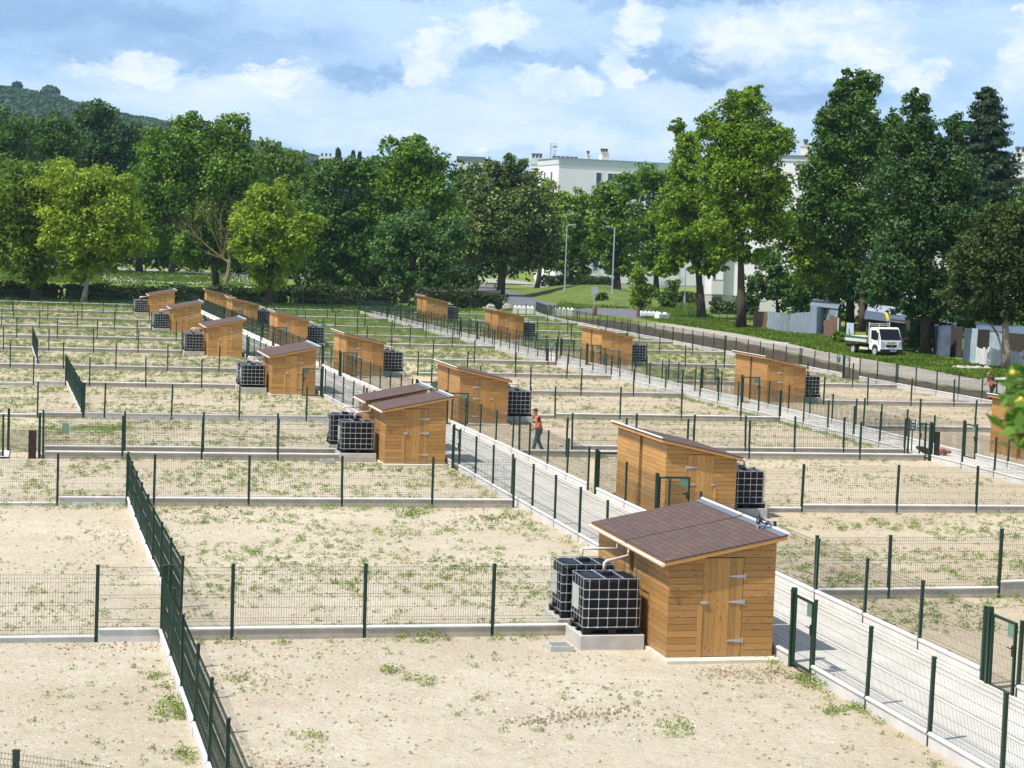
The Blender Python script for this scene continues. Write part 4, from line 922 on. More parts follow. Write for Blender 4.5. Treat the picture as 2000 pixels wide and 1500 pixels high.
def dead_tree():
    b = G(437, 567); dep = depth_of(b); s = dep / F; root = thing('dead_tree', 'bare dead tree with yellowish twigs before the tall mid green tree', 'tree', b, 0, GB); mb = MB()
    def pp(x, y, d=0): return at(x, y, dep + d) - b
    tr = [pp(437, 567), pp(446, 535), pp(448, 512), pp(436, 505)]; tr[0].z = -.2; mb.tube(tr, [5.5 * s, 5 * s, 4.2 * s, 3 * s], 7)
    def grow(p, d, ln, r, lv):
        q = p + d * ln; mid = p.lerp(q, .5) + Vector((rnd.uniform(-1, 1), rnd.uniform(-1, 1), rnd.uniform(-.5, 1))) * ln * .08
        mb.tube([p, mid, q], [r, r * .8, r * .6], 5 if lv < 2 else 3, cap=False)
        if lv >= 5: return
        for k in range(3 if lv < 3 else 2):
            nd = (d + Vector((rnd.uniform(-.75, .75), rnd.uniform(-.7, .7), rnd.uniform(-.25, .7)))).normalized(); grow(q if k else mid, nd, ln * rnd.uniform(.62, .85), r * .55, lv + 1)
    st = pp(436, 505)
    for tx, ty in ((372, 455), (400, 410), (425, 380), (350, 470), (450, 420)):
        e = pp(tx, ty, rnd.uniform(-2, 2)); d = (e - st); grow(st, d.normalized(), d.length * .52, 1.9 * s, 0)
    mb.tube([pp(448, 512), pp(446, 470), pp(430, 430), pp(440, 390)], [3 * s, 2.2 * s, 1.4 * s, .5 * s], 5); mb.build('branches', 'bark_dead', root)
dead_tree()
def hedge(label, x0, y0, x1, y1, top0, top1, thick, mt='leaf_hedge', group='clipped hedges', rough=.25, n_=None):
    a, b = G(x0, y0), G(x1, y1); dep = (depth_of(a) + depth_of(b)) / 2; h0 = (y0 - top0) * depth_of(a) / F; h1 = (y1 - top1) * depth_of(b) / F
    d = b - a; ln = d.length; e = d.normalized(); nrm = Vector((-e.y, e.x, 0)); n = n_ or int(ln * 190); n = min(n, 24000)
    t = rng.uniform(0, 1, n); s_ = rng.uniform(-.5, .5, n); z = rng.uniform(0, 1, n); f = rng.integers(0, 4, n)
    s_ = np.where(f == 0, -.5, np.where(f == 1, .5, s_)); z = np.where(f >= 2, 1., z)
    lump = np.array([1 + rough * noise.noise(Vector((q * ln * .35, w * 2, 4))) for q, w in zip(t, s_)])
    hh = (h0 + (h1 - h0) * t) * lump; rd = np.where(z > .85, 1 - .25 * np.abs(s_), 1)
    p = np.outer(t * ln, np.array(e)) + np.outer(s_ * thick * lump, np.array(nrm)) + np.outer(z * hh * rd, [0, 0, 1]) + rng.normal(size=(n, 3)) * .09
    p[:, 2] = np.maximum(p[:, 2], .02)
    nn = np.outer(np.where(f < 2, np.sign(s_), 0), np.array(nrm)) + np.outer(np.where(f >= 2, 1., .2), [0, 0, 1]) + rng.normal(size=(n, 3)) * .6
    root = thing('hedge', label, 'hedge', a, 0, group); quads_obj('foliage', leaves(p, nn, 3.6 * dep / F, 2.3 * dep / F), mt, root)
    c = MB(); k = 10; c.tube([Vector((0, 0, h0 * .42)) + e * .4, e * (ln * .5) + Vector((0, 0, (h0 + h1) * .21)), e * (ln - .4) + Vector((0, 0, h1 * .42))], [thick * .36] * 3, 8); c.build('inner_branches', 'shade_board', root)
    return root
hedge('dark hedge at the left edge ending at the gap before the pale trunk', -60, 582, 116, 585, 553, 556, 2.2)
hedge('long dark hedge behind the left sheds', 126, 587, 560, 594, 558, 563, 2.6)
hedge('dark hedge stretch behind the middle sheds', 563, 595, 775, 600, 560, 562, 3.4)
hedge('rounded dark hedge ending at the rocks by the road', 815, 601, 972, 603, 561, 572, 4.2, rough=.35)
hedge('bright sunlit hedge top behind the rounded dark hedge', 818, 588, 872, 589, 562, 563, 2., 'leaf_hedge_sunlit')  # paler copy of the hedge leaves, sunlight on the top painted into the colour
hedge('round clipped hedge at the car park left of the thin street lamp', 1062, 560, 1098, 561, 540, 541, 3.0)
hedge('clipped hedge behind the thin street lamp', 1100, 562, 1194, 565, 541, 543, 4.)
hedge('clipped hedge in front of the near apartment house corner', 1386, 612, 1480, 616, 590, 594, 2.4)
hedge('dark low hedge left of the near apartment house', 1290, 592, 1372, 596, 572, 576, 2.2)

# ------------------------------------------------------------------ hill with forest
def hill():
    prof = [(-500, 60), (-200, 140), (0, 172), (100, 186), (160, 208), (230, 222), (345, 243), (420, 262), (490, 277), (560, 292), (640, 310), (760, 345), (900, 400), (1040, 455)]
    D0 = 1900.; vs = []; fs = []; cols = 90; rows = 14
    def topy(x):
        for (a, b), (c, d) in zip(prof, prof[1:]):
            if x <= c: return b + (d - b) * (x - a) / (c - a)
        return prof[-1][1]
    for j in range(rows):
        t = j / (rows - 1); dep = D0 - 650 * (1 - t)
        for i in range(cols):
            x = -500 + 1540 * i / (cols - 1); q = at(x, 500, dep); ztop = at(x, topy(x) + 14, D0).z; vs.append((q.x, q.y, max(-2, ztop * (math.sin(t * math.pi / 2) ** .9)) - (2 if j == 0 else 0)))
    for i in range(cols): v_ = vs[(rows - 1) * cols + i]; vs.append((v_[0] * 1.1, v_[1] * 1.1, -5))
    for j in range(rows):
        for i in range(cols - 1): fs.append((j * cols + i, j * cols + i + 1, (j + 1) * cols + i + 1, (j + 1) * cols + i))
    mat('hill_ground', (.02, .05, .018), .95, .2, .01)
    tag(MB().add(vs, fs).build('hill', 'hill_ground', smooth=True), kind='structure')
    V = np.array(vs[:rows * cols]).reshape(rows, cols, 3); n = 6500; cs = []; ns = []
    for k in range(n):
        j = rnd.uniform(2, rows - 1.01); i = rnd.uniform(0, cols - 1.01)
        if i / (cols - 1) * 1540 - 500 > 760: continue
        j0, i0 = int(j), int(i); a = V[j0, i0] * (1 - (j - j0)) + V[min(j0 + 1, rows - 1), i0] * (j - j0); b_ = V[j0, i0 + 1] * (1 - (j - j0)) + V[min(j0 + 1, rows - 1), i0 + 1] * (j - j0); c = a * (1 - (i - i0)) + b_ * (i - i0)
        r = rnd.uniform(3.2, 6.2); m = 30; d = unit(rng.normal(size=(m, 3)) + np.array([0, -.3, .5])); cs.append(c + d * r * np.array([1, 1, .85]) * rng.uniform(.8, 1.1, m)[:, None]); ns.append(d + rng.normal(size=(m, 3)) * .5)
    tag(quads_obj('forest', leaves(np.concatenate(cs), np.concatenate(ns), 1.9, 1.4), 'leaf_forest'), 'blue green forest covering the far hill at the left', 'forest', kind='stuff')
    for x, y, r, lb in ((33, 168, 8, 'smaller round tree standing out on the ridge at the left edge'), (98, 182, 17, 'big round tree standing out on the ridge of the hill')):
        c = at(x, y, D0); rad = r * D0 / F; m = 900; d = unit(rng.normal(size=(m, 3))); g = Vector((c.x, c.y, at(x, topy(x) + 14, D0).z)); root = thing('round_tree', lb, 'tree', g, 0, 'round trees on the ridge')
        p = d * rad * np.array([1, 1, .8]) * rng.uniform(.8, 1.08, m)[:, None] + np.array(c - g); quads_obj('crown', leaves(p, d + rng.normal(size=(m, 3)) * .5, 2.2, 1.5), 'leaf_forest', root)
        MB().tube([(0, 0, -3), (0, 0, (c - g).z)], [1.2, .6], 6).build('trunk', 'bark', root)
hill()
for x, top, hw, lb in ((655, 291, 13, 'dark far conifer silhouette left of two others above the trees'), (684, 296, 9, 'thin far conifer silhouette beside the larger one'), (697, 298, 6, 'smallest far conifer tip in the row above the trees')):
    dep = 700.; s = dep / F; b = at(x, 480, dep); b.z = 0; ht = at(x, top, dep).z; root = thing('conifer_tree', lb, 'tree', b, 0, 'far conifers'); m = 1500; t = rng.uniform(0, 1, m); a = rng.uniform(0, 6.28, m); rr = hw * s * (1 - t) ** .55 * rng.uniform(.4, 1.1, m)
    p = np.stack([rr * np.cos(a), rr * np.sin(a), ht * (1 - .35 * (1 - t))], 1); quads_obj('crown', leaves(p, rng.normal(size=(m, 3)) + np.array([0, 0, .6]), 4 * s, 2 * s), 'leaf_spruce', root); MB().tube([(0, 0, 0), (0, 0, ht)], [.6, .1], 6).build('trunk', 'bark', root)

# ------------------------------------------------------------------ apartment houses
def facade_house(label, p0, p1, depth, h, floors, wins, base_h, name='apartment_house', band=1.6, extra=None):
    """p0 -> p1: foot of the front wall. wins: (along, floor-bottom z, width, height, kind)"""
    root = thing(name, label, 'building', p0, math.atan2((p1 - p0).y, (p1 - p0).x)); ln = (p1 - p0).length
    w = MB(); w.box(0, 0, base_h, ln, depth, h - band); w.build('wall', 'render_white', root)
    MB().box(.05, .05, -1, ln - .05, depth - .05, base_h).build('plinth_wall', 'render_grey', root)
    r = MB(); r.box(-.12, -.12, h - band, ln + .12, depth + .12, h - .12, 0); r.box(-.3, -.3, h - .12, ln + .3, depth + .3, h, 1); rf = r.build('roof_parapet', ['render_band', 'lamp_metal'], root)
    for (x, z, ww, wh, kind) in wins:
        if kind == 'side':
            f = MB().box(-.05, x - ww / 2 - .12, z - .12, .02, x + ww / 2 + .12, z + wh + .12).build('window', 'win_frame', root); MB().box(-.07, x - ww / 2, z, -.055, x + ww / 2, z + wh).build('pane', 'win_glass', f); continue
        f = MB(); f.box(x - ww / 2 - .14, -.06, z - .14, x + ww / 2 + .14, .02, z + wh + .14); fo = f.build('window', 'win_frame', root)
        n = 1 if kind == 'one' else 3; g = MB()
        for k in range(n):
            a = x - ww / 2 + ww * k / n; g.box(a + .06, -.085, z + .04, a + ww / n - .06, -.065, z + wh - .04)
        g.build('pane', 'win_glass', fo)
        if kind == 'one':
            q = MB(); q.box(x - ww / 2, -.30, z + .95, x + ww / 2, -.26, z + 1.0)
            for k in range(9): xx = x - ww / 2 + ww * k / 8; q.box(xx - .02, -.29, z, xx + .02, -.27, z + .95)
            q.build('railing', 'lamp_metal', fo)
        if kind == 'shut': MB().box(x - ww / 2 + .1, -.10, z + wh * .45, x + ww / 2 - .1, -.088, z + wh).build('shutter', 'white_paint', fo)
    if extra: extra(root, ln, depth, h)
    return root
def chim(root, x, y, h, w, ht, pots=0, mtl='chimney'):
    c = MB(); c.box(x - w / 2, y - w / 2, h - .1, x + w / 2, y + w / 2, h + ht, 0); c.box(x - w / 2 - .12, y - w / 2 - .12, h + ht, x + w / 2 + .12, y + w / 2 + .12, h + ht + .15, 0)
    for k in range(pots): xx = x - w / 2 + w * (k + .5) / pots; c.lathe([(.2, 0), (.2, .35), (.36, .5), (.36, .8), (.18, .85)], 8, (xx, y, h + ht + .15), 1)
    c.build('chimney', [mtl, 'chimney_cap'], root)
def far_building():
    d1 = 400.; a = at(1083, 545, d1); b = at(1420, 545, d1 * 1.03); a.z = b.z = 0; h = at(1083, 308, d1).z; s = d1 / F
    e = (b - a).normalized()
    X = lambda px: (px - 1083) * s
    def ex(root, ln, dep, hh):
        chim(root, X(1160), 5, hh, 7 * s, 9 * s, 1); chim(root, X(1194), 5, hh, 15 * s, 15 * s, 3)
        ant = MB(); x0 = -24 * s
        x0 = .9
        for k in range(2): ant.tube([(x0 + k * .9, 8, hh - .1), (x0 + k * .9, 8, hh + (30 - 14 * k) * s)], .09, 5)
        for k in range(4): ant.box(x0 - .3, 7.95, hh + 1 + .7 * k, x0 + 1.5, 8.05, hh + 1.1 + .7 * k)
        ant.lathe([(.05, 0), (.5, .2), (.5, .6), (.05, .8)], 10, (x0 + .8, 8, hh + 2.2)); ant.build('antenna', 'lamp_metal', root)
        v = MB()
        for k in range(6): v.box(.6 + k * .95, 5, hh - .05, 1.1 + k * .95, 6, hh + .55)
        v.build('roof_vent', 'chimney_cap', root)
        p = MB()
        for z in (2.8 * .0 + 8.2, 12.5, 16.8): p.box(-.02, -.03, z, ln, -.003, z + .06)
        p.build('wall_joint', 'render_grey', root)
    wins = []
    for k in range(5):
        z = h - 54 * s + .0 - k * 4.3
        if z > 1: wins += [(X(1166.5), z, 11 * s, 31 * s * .92, 'one'), (X(1204), z + 12 * s, 37 * s, 16 * s, 'three'), (X(1285), z + 12 * s, 37 * s, 16 * s, 'three'), (X(1340), z, 11 * s, 31 * s * .92, 'one')]
        wins += [(4.2, z + 9 * s, 1.0, 1.9, 'side'), (8.6, z + 9 * s, 1.0, 1.9, 'side')]
    return facade_house('white flat roofed apartment block with chimneys rising above the centre trees', a, b, 13., h, 5, wins, .6, band=13 * s, extra=ex)
far_building()
def near_building():
    a = G(1374, 603); d = depth_of(a); s = d / F; b = at(1990, 655, d * .98); b.z = 0; h = at(1560, 305, d).z; X = lambda px: (px - 1374) * s
    def ex(root, ln, dep, hh):
        chim(root, X(1557), 4, hh, 18 * s, 20 * s, 1); chim(root, X(1968), 4, hh, 22 * s, 18 * s, 2)
        f = MB(); f.box(X(1388), -1.2, 2.1, X(1411), -.0, 13.5); f.build('loggia', 'render_grey', root)
        f = MB(); f.box(X(1390), -1.26, 3.9 + .2, X(1410), -1.21, 5.9); fo = f.build('window', 'win_frame', root); MB().box(X(1391), -1.29, 4.15, X(1395), -1.265, 5.8).build('pane', 'win_glass', fo)
        MB().box(X(1389.5), -1.28, .75, X(1409), -.95, 1.7).build('cellar_window', 'win_glass', root)
    wins = []
    for k in range(5):
        z = 3.9 + k * 3.35
        for px in (1500, 1552, 1610, 1680, 1740, 1800, 1870, 1935, 1960): wins.append((X(px), z, 16 * s, 1.75, 'shut' if (px + k) % 3 == 0 else 'three'))
    return facade_house('white apartment house partly hidden by the tall right trees', a, b, 13., h, 5, wins, 2.0, band=12 * s, extra=ex)
near_building()
for x0, x1, ty, dep, lb, ch in ((618, 642, 306, 900., 'tiny far white block with three chimney pots above the trees', 3), (886, 940, 306, 800., 'far flat roofed block with a dark top behind the centre trees', 0), (1031, 1052, 309, 620., 'pale far block with dark vents left of the white apartment block', 3)):
    a = at(x0, 500, dep); b = at(x1, 500, dep); a.z = b.z = 0; h = at((x0 + x1) / 2, ty, dep).z; s = dep / F
    root = thing('far_building', lb, 'building', a, 0, 'far blocks above the trees'); ln = (b - a).length
    MB().box(0, 0, 0, ln, 10, h - 2).build('wall', 'render_white' if ch else 'render_grey', root); MB().box(-.2, -.2, h - 2, ln + .2, 10.2, h).build('roof_parapet', 'render_band' if ch else 'flashing', root)
    for k in range(ch):
        c = MB(); xx = ln * (k + .5) / ch; c.lathe([(.4, 0), (.4, .9), (.55, 1.), (.55, 1.7)], 8, (xx, 3, h - .1)); c.build('chimney_pot', 'chimney_cap', root)
    w = MB()
    for k in range(int(ln / 3.2)):
        for z in np.arange(2, h - 4, 3.2): w.box(1 + k * 3.2, -.05, z, 2.4 + k * 3.2, -.01, z + 1.4)
    if w.V: w.build('windows', 'win_glass', root)

# ------------------------------------------------------------------ street furniture
def lamp(px, base_y, top_y, label, arm):
    b = G(px, base_y); d = depth_of(b); s = d / F; h = (base_y - top_y) * s; root = thing('street_lamp', label, 'street lamp', b, 0, 'grey street lamps')
    p = MB(); p.lathe([(.16, -.2), (.16, .0), (.155, 1.6), (.11, 1.65), (.085, h - .1), (.08, h)], 10); p.build('pole', 'lamp_metal', root)
    a = MB(); a.tube([(0, 0, h - .1), (arm * .5, 0, h + .05), (arm, 0, h + .08)], .05, 6); a.build('arm', 'lamp_metal', root)
    q = MB(); q.box(min(arm * .8, arm * 1.6), -.18, h + .02, max(arm * .8, arm * 1.6), .18, h + .16); q.build('lamp_head', 'lamp_metal', root, bevel=.04); return root
lamp(1194.5, 594, 445, 'tall grey street lamp standing in grass right of the road sign', -.8)
lamp(1102, 585, 440, 'grey street lamp on the grass bank, its head lost in leaves', .8)
lamp(1336, 604, 525, 'grey lamp post beside the straight bare trunk', .6)
lamp(1291, 562, 500, 'thin far lamp post left of the near apartment house', .5)
lamp(236, 526, 470, 'thin far lamp post by the meadow footpath', .5)
def road_sign():
    b = G(1160, 606); d = depth_of(b); s = d / F; r = thing('road_sign', 'back of a pale square road sign on a thin post by the road', 'road sign', b, 0); h = 45 * s
    MB().lathe([(.06, -.1), (.06, h)], 8).build('pole', 'lamp_metal', r); q = MB().box(-6 * s, -.05, h - 13 * s, 6 * s, -.075, h).build('sign_board', 'rail_metal', r, bevel=.01)
    MB().box(-6 * s, .0, h - 13 * s + .1, 6 * s, .01, h - 13 * s + .18).build('clamp', 'lamp_metal', r)
road_sign()
for px, py, ty, w, lb in ((1072, 616, 593, 5, 'brown wooden post between the two white block barriers'), (1246, 620, 602, 7, 'grey wooden post at the end of the right white block barrier'), (1161, 616, 600, 9, 'stout dark post at the foot of the road sign')):
    b = G(px, py); s = depth_of(b) / F; m_ = MB(); h = (py - ty) * s; ww = w * s / 2; m_.lathe([(ww, -.2), (ww, h - .06), (ww * .8, h)], 9)
    o = m_.build('wooden_post', 'bark_pale' if w == 5 else 'old_board'); o.location = b; tag(o, lb, 'post', 'stout posts by the road')
def lego(px0, px1, base, top, label, n=5, rz=None):
    a, b = G(px0, base), G(px1, base + .037 * (px1 - px0)); s = depth_of(a) / F; ln = (b - a).length; h = (base - top) * s; e = b - a; r = thing('concrete_barrier', label, 'barrier', a, math.atan2(e.y, e.x) if rz is None else rz, 'white concrete block barriers')
    MB().box(0, 0, -.1, ln, .9, h * .80).build('block', 'white_block', r, bevel=.04); st = MB()
    for k in range(n): st.lathe([(.22 * ln / n * 1.5, 0), (.2 * ln / n * 1.5, h * .17), (.12 * ln / n, h * .2)], 8, (ln * (k + .5) / n, .45, h * .80))
    st.build('studs', 'white_block', r); return r
lego(1002, 1043, 612, 596, 'white concrete block with studs left of the outer fence corner')
lego(1081, 1121, 616, 600, 'white concrete block seen through the outer fence')
lego(1249, 1288, 619, 607, 'white concrete block at the right side of the road end')
lego(1287, 1313, 626, 610, 'tilted white concrete block lying askew in the grass', 2, .55)
for k, (px, py, w, lb) in enumerate(((990, 607, 20, 'pale boulder left of the white block with studs'), (973, 602, 16, 'grey boulder by the end of the rounded hedge'), (958, 606, 18, 'low boulder in front of the rounded hedge'))):
    b = G(px, py); s = depth_of(b) / F; m_ = MB(); m_.ball((0, 0, w * s * .28), (w * s * .5, w * s * .45, w * s * .42), 11, 8, jit=.28); o = m_.build('boulder', 'stone'); o.location = b; tag(o, lb, 'boulder', 'boulders by the road')
for k, (px, py) in enumerate(((947, 558), (967, 562), (1045, 561), (1069, 564), (1091, 565), (1117, 566), (1139, 567), (1094, 588), (1188, 568))):
    b = G(px, py); s = depth_of(b) / F; m_ = MB(); m_.lathe([(2.9 * s, -.1), (2.9 * s, 4.2 * s), (2.6 * s, 5.6 * s), (1.6 * s, 6.8 * s), (.3 * s, 7.3 * s)], 10); o = m_.build('stone_bollard', 'stone'); o.location = b
    tag(o, ['squat stone bollard at the far left of the pavement row', 'squat stone bollard beside the lime trunk', 'squat stone bollard in front of the dark hedge gap', 'squat stone bollard below the round clipped hedge', 'squat stone bollard just left of the bank lamp post', 'squat stone bollard just right of the bank lamp post', 'squat stone bollard below the long clipped hedge', 'squat stone bollard alone on the grass bank edge', 'squat stone bollard nearest the tall street lamp'][k], 'bollard', 'stone bollards along the pavement')

# ------------------------------------------------------------------ sheds and fences of scrap on the right
def corr_panel(a, b, h0, h1, mt, pitch=.12, amp=.022, lean=0., waves=True):
    e = (b - a); ln = e.length; e = e.normalized(); nrm = Vector((-e.y, e.x, 0)); n = max(2, int(ln / pitch * 4)) if waves else 2; vs = []; fs = []
    for i in range(n + 1):
        t = i / n; o = amp * math.sin(t * ln / pitch * 2 * math.pi) if waves else 0
        for z, k in ((-.05, 0), (h0 + (h1 - h0) * t, 1)): q = a + e * (ln * t) + nrm * (o + lean * k); vs.append((q.x, q.y, z)); 
    m = len(vs)
    vs += [(x + nrm.x * .02, y + nrm.y * .02, z) for x, y, z in vs]
    for i in range(n): fs += [(2 * i, 2 * i + 2, 2 * i + 3, 2 * i + 1), (m + 2 * i, m + 2 * i + 1, m + 2 * i + 3, m + 2 * i + 2), (2 * i + 1, 2 * i + 3, m + 2 * i + 3, m + 2 * i + 1)]
    return vs, fs
def scrap(label, name, cat, panels, group='scrap metal fences and huts'):
    """panels: (x0, y0, x1, y1, top0, top1, material, wavy, lean)"""
    o0 = G(panels[0][0], panels[0][1]); root = thing(name, label, cat, o0, 0, group)
    for (x0, y0, x1, y1, t0, t1, mt, wv, ln) in panels:
        a, b = G(x0, y0), G(x1, y1); h0 = (y0 - t0) * depth_of(a) / F; h1 = (y1 - t1) * depth_of(b) / F; vs, fs = corr_panel(a - o0, b - o0, h0, h1, mt, waves=wv, lean=ln, pitch=.22 if wv else .2, amp=.04); MB().add(vs, fs).build('sheet_panel', mt, root)
    return root
scrap('wavy grey blue corrugated metal fence below the blue green tree', 'metal_fence', 'fence', [(1497, 646, 1522, 649, 608, 611, 'corrugated', True, .1), (1522, 649, 1540, 651, 611, 614, 'corrugated', False, -.07), (1540, 651, 1553, 652, 613, 612, 'corrugated', False, .08), (1553, 652, 1580, 656, 611, 609, 'corrugated', True, 0)])
scrap('brown plank door standing left of the corrugated fence', 'plank_fence', 'fence', [(1470, 640, 1475, 641, 608, 609, 'old_board', False, 0), (1475, 642, 1483, 643, 609, 609, 'old_board', False, .05), (1483, 643, 1490, 644, 609, 609, 'old_board', False, 0), (1490, 644, 1496, 645, 609, 609, 'old_board', False, .04)])
hh = scrap('tall grey blue sheet metal hut with a pale roof edge behind the twin trunks', 'metal_hut', 'hut', [(1580, 656, 1594, 657, 597, 598, 'corrugated', False, 0), (1594, 657, 1608, 656, 600, 601, 'corrugated', False, .05), (1608, 656, 1632, 659, 603, 606, 'corrugated', True, .1)])
def roof_on(root, pts, z, mt='roof_sheet', th=.06):
    o0 = root.location; q = [G(x, y) - o0 for x, y in pts]; vs = [(p.x, p.y, z[i]) for i, p in enumerate(q)] + [(p.x, p.y, z[i] + th) for i, p in enumerate(q)]; MB().hexa(vs).build('roof', mt, root)
s_ = depth_of(G(1600, 656)) / F
roof_on(hh, [(1578, 655), (1634, 658), (1640, 641), (1586, 637)], [2.95, 2.75, 2.85, 3.05], 'corrugated')
scrap('row of old brown upright boards left of the twin trunks', 'plank_fence', 'fence', [(1608, 660, 1617, 661, 625, 624, 'old_board', False, 0), (1617, 661, 1625, 662, 615, 616, 'old_board', False, .06), (1625, 662, 1633, 663, 620, 619, 'old_board', False, 0), (1634, 663, 1637, 664, 621, 621, 'pale_board', False, 0), (1637, 664, 1641, 664, 622, 623, 'old_board', False, 0)])
scrap('pale blue board wall just left of the tipper bed', 'plank_fence', 'fence', [(1652, 667, 1666, 669, 630, 631, 'pale_board', False, 0)])
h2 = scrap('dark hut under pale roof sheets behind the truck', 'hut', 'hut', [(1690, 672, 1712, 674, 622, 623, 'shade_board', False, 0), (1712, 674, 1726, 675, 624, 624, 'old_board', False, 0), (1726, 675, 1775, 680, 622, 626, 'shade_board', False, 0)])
roof_on(h2, [(1685, 673), (1765, 680), (1765, 664), (1688, 658)], [2.35, 2.2, 2.5, 2.62], 'corrugated_dark'); roof_on(h2, [(1690, 660), (1760, 668), (1764, 655), (1694, 648)], [2.68, 2.52, 2.78, 2.95])
h3 = scrap('blue grey sheet metal hut with a dark doorway right of the big dark trunk', 'metal_hut', 'hut', [(1823, 694, 1836, 697, 637, 637, 'corrugated_dark', False, 0), (1836, 697, 1855, 698, 635, 636, 'corrugated_dark', False, 0), (1855, 697, 1878, 699, 637, 638, 'shade_board', False, 0)])  # doorway is a near-black sheet, the shade of the opening put into its colour
roof_on(h3, [(1821, 694), (1879, 698), (1880, 684), (1826, 680)], [2.42, 2.38, 2.5, 2.58], 'corrugated')
h4 = scrap('greenish grey metal sheets beside the white board fence, dark gap above it', 'metal_hut', 'hut', [(1880, 711, 1893, 711, 640, 641, 'corrugated', False, 0), (1893, 711, 1905, 712, 641, 642, 'roof_sheet', False, .1), (1903, 707, 1930, 708, 643, 644, 'shade_board', False, 0), (1930, 708, 1960, 712, 648, 652, 'roof_sheet', False, 0), (1962, 712, 2010, 716, 652, 656, 'shade_board', False, 0)])  # near-black sheets stand in for the shade in the open gap
roof_on(h4, [(1903, 706), (2010, 712), (2010, 698), (1903, 692)], [2.5, 2.3, 2.55, 2.7], 'corrugated_dark')
def white_fence():
    r = thing('white_board_fence', 'weathered white upright board fence at the right edge behind the forked trunk', 'fence', G(1905, 714), 0); o0 = r.location; n = 22
    mb = MB()
    for i in range(n):
        t = i / n; a = G(1905 + 98 * t, 714 + 9 * t) - o0; b = G(1905 + 98 * (t + .88 / n), 714 + 9 * (t + .9 / n)) - o0; h = 1.42 + rnd.uniform(-.1, .1) - .1 * t
        nrm = Vector((0, -.03, 0)); mb.hexa([(a.x, a.y, -.05), (b.x, b.y, -.05), (b.x, b.y + .03, -.05), (a.x, a.y + .03, -.05), (a.x, a.y, h), (b.x, b.y, h + rnd.uniform(-.06, .06)), (b.x, b.y + .03, h), (a.x, a.y + .03, h)])
    mb.build('boards', 'white_board', r); q = MB()
    a, b = G(1905, 714) - o0, G(2003, 723) - o0
    for z in (.4, 1.1): q.hexa([(a.x, a.y + .04, z), (b.x, b.y + .04, z), (b.x, b.y + .09, z), (a.x, a.y + .09, z), (a.x, a.y + .04, z + .08), (b.x, b.y + .04, z + .08), (b.x, b.y + .09, z + .08), (a.x, a.y + .09, z + .08)])
    q.build('rail', 'white_board', r)
white_fence()
def garden_fence():
    r = thing('garden_fence', 'dark wire garden fence between the two tall bright trunks', 'fence', G(1345, 622), 0); o0 = r.location; mb = MB(); pts = [G(1345 + 135 * i / 9, 622 + 18 * i / 9) - o0 for i in range(10)]
    for p in pts: mb.tube([(p.x, p.y, -.1), (p.x, p.y, 1.35)], .035, 5)
    mb.build('posts', 'green_paint', r); w = MB()
    for z in (.2, .5, .8, 1.1, 1.3): w.tube([(p.x, p.y, z) for p in pts], .012, 4)
    for k in range(140): t = k / 139 * 8.999; i = int(t); p = pts[i].lerp(pts[i + 1], t - i); w.tube([(p.x, p.y, .1), (p.x, p.y, 1.3)], .006, 3, cap=False)
    w.build('wires', 'green_paint', r)
garden_fence()

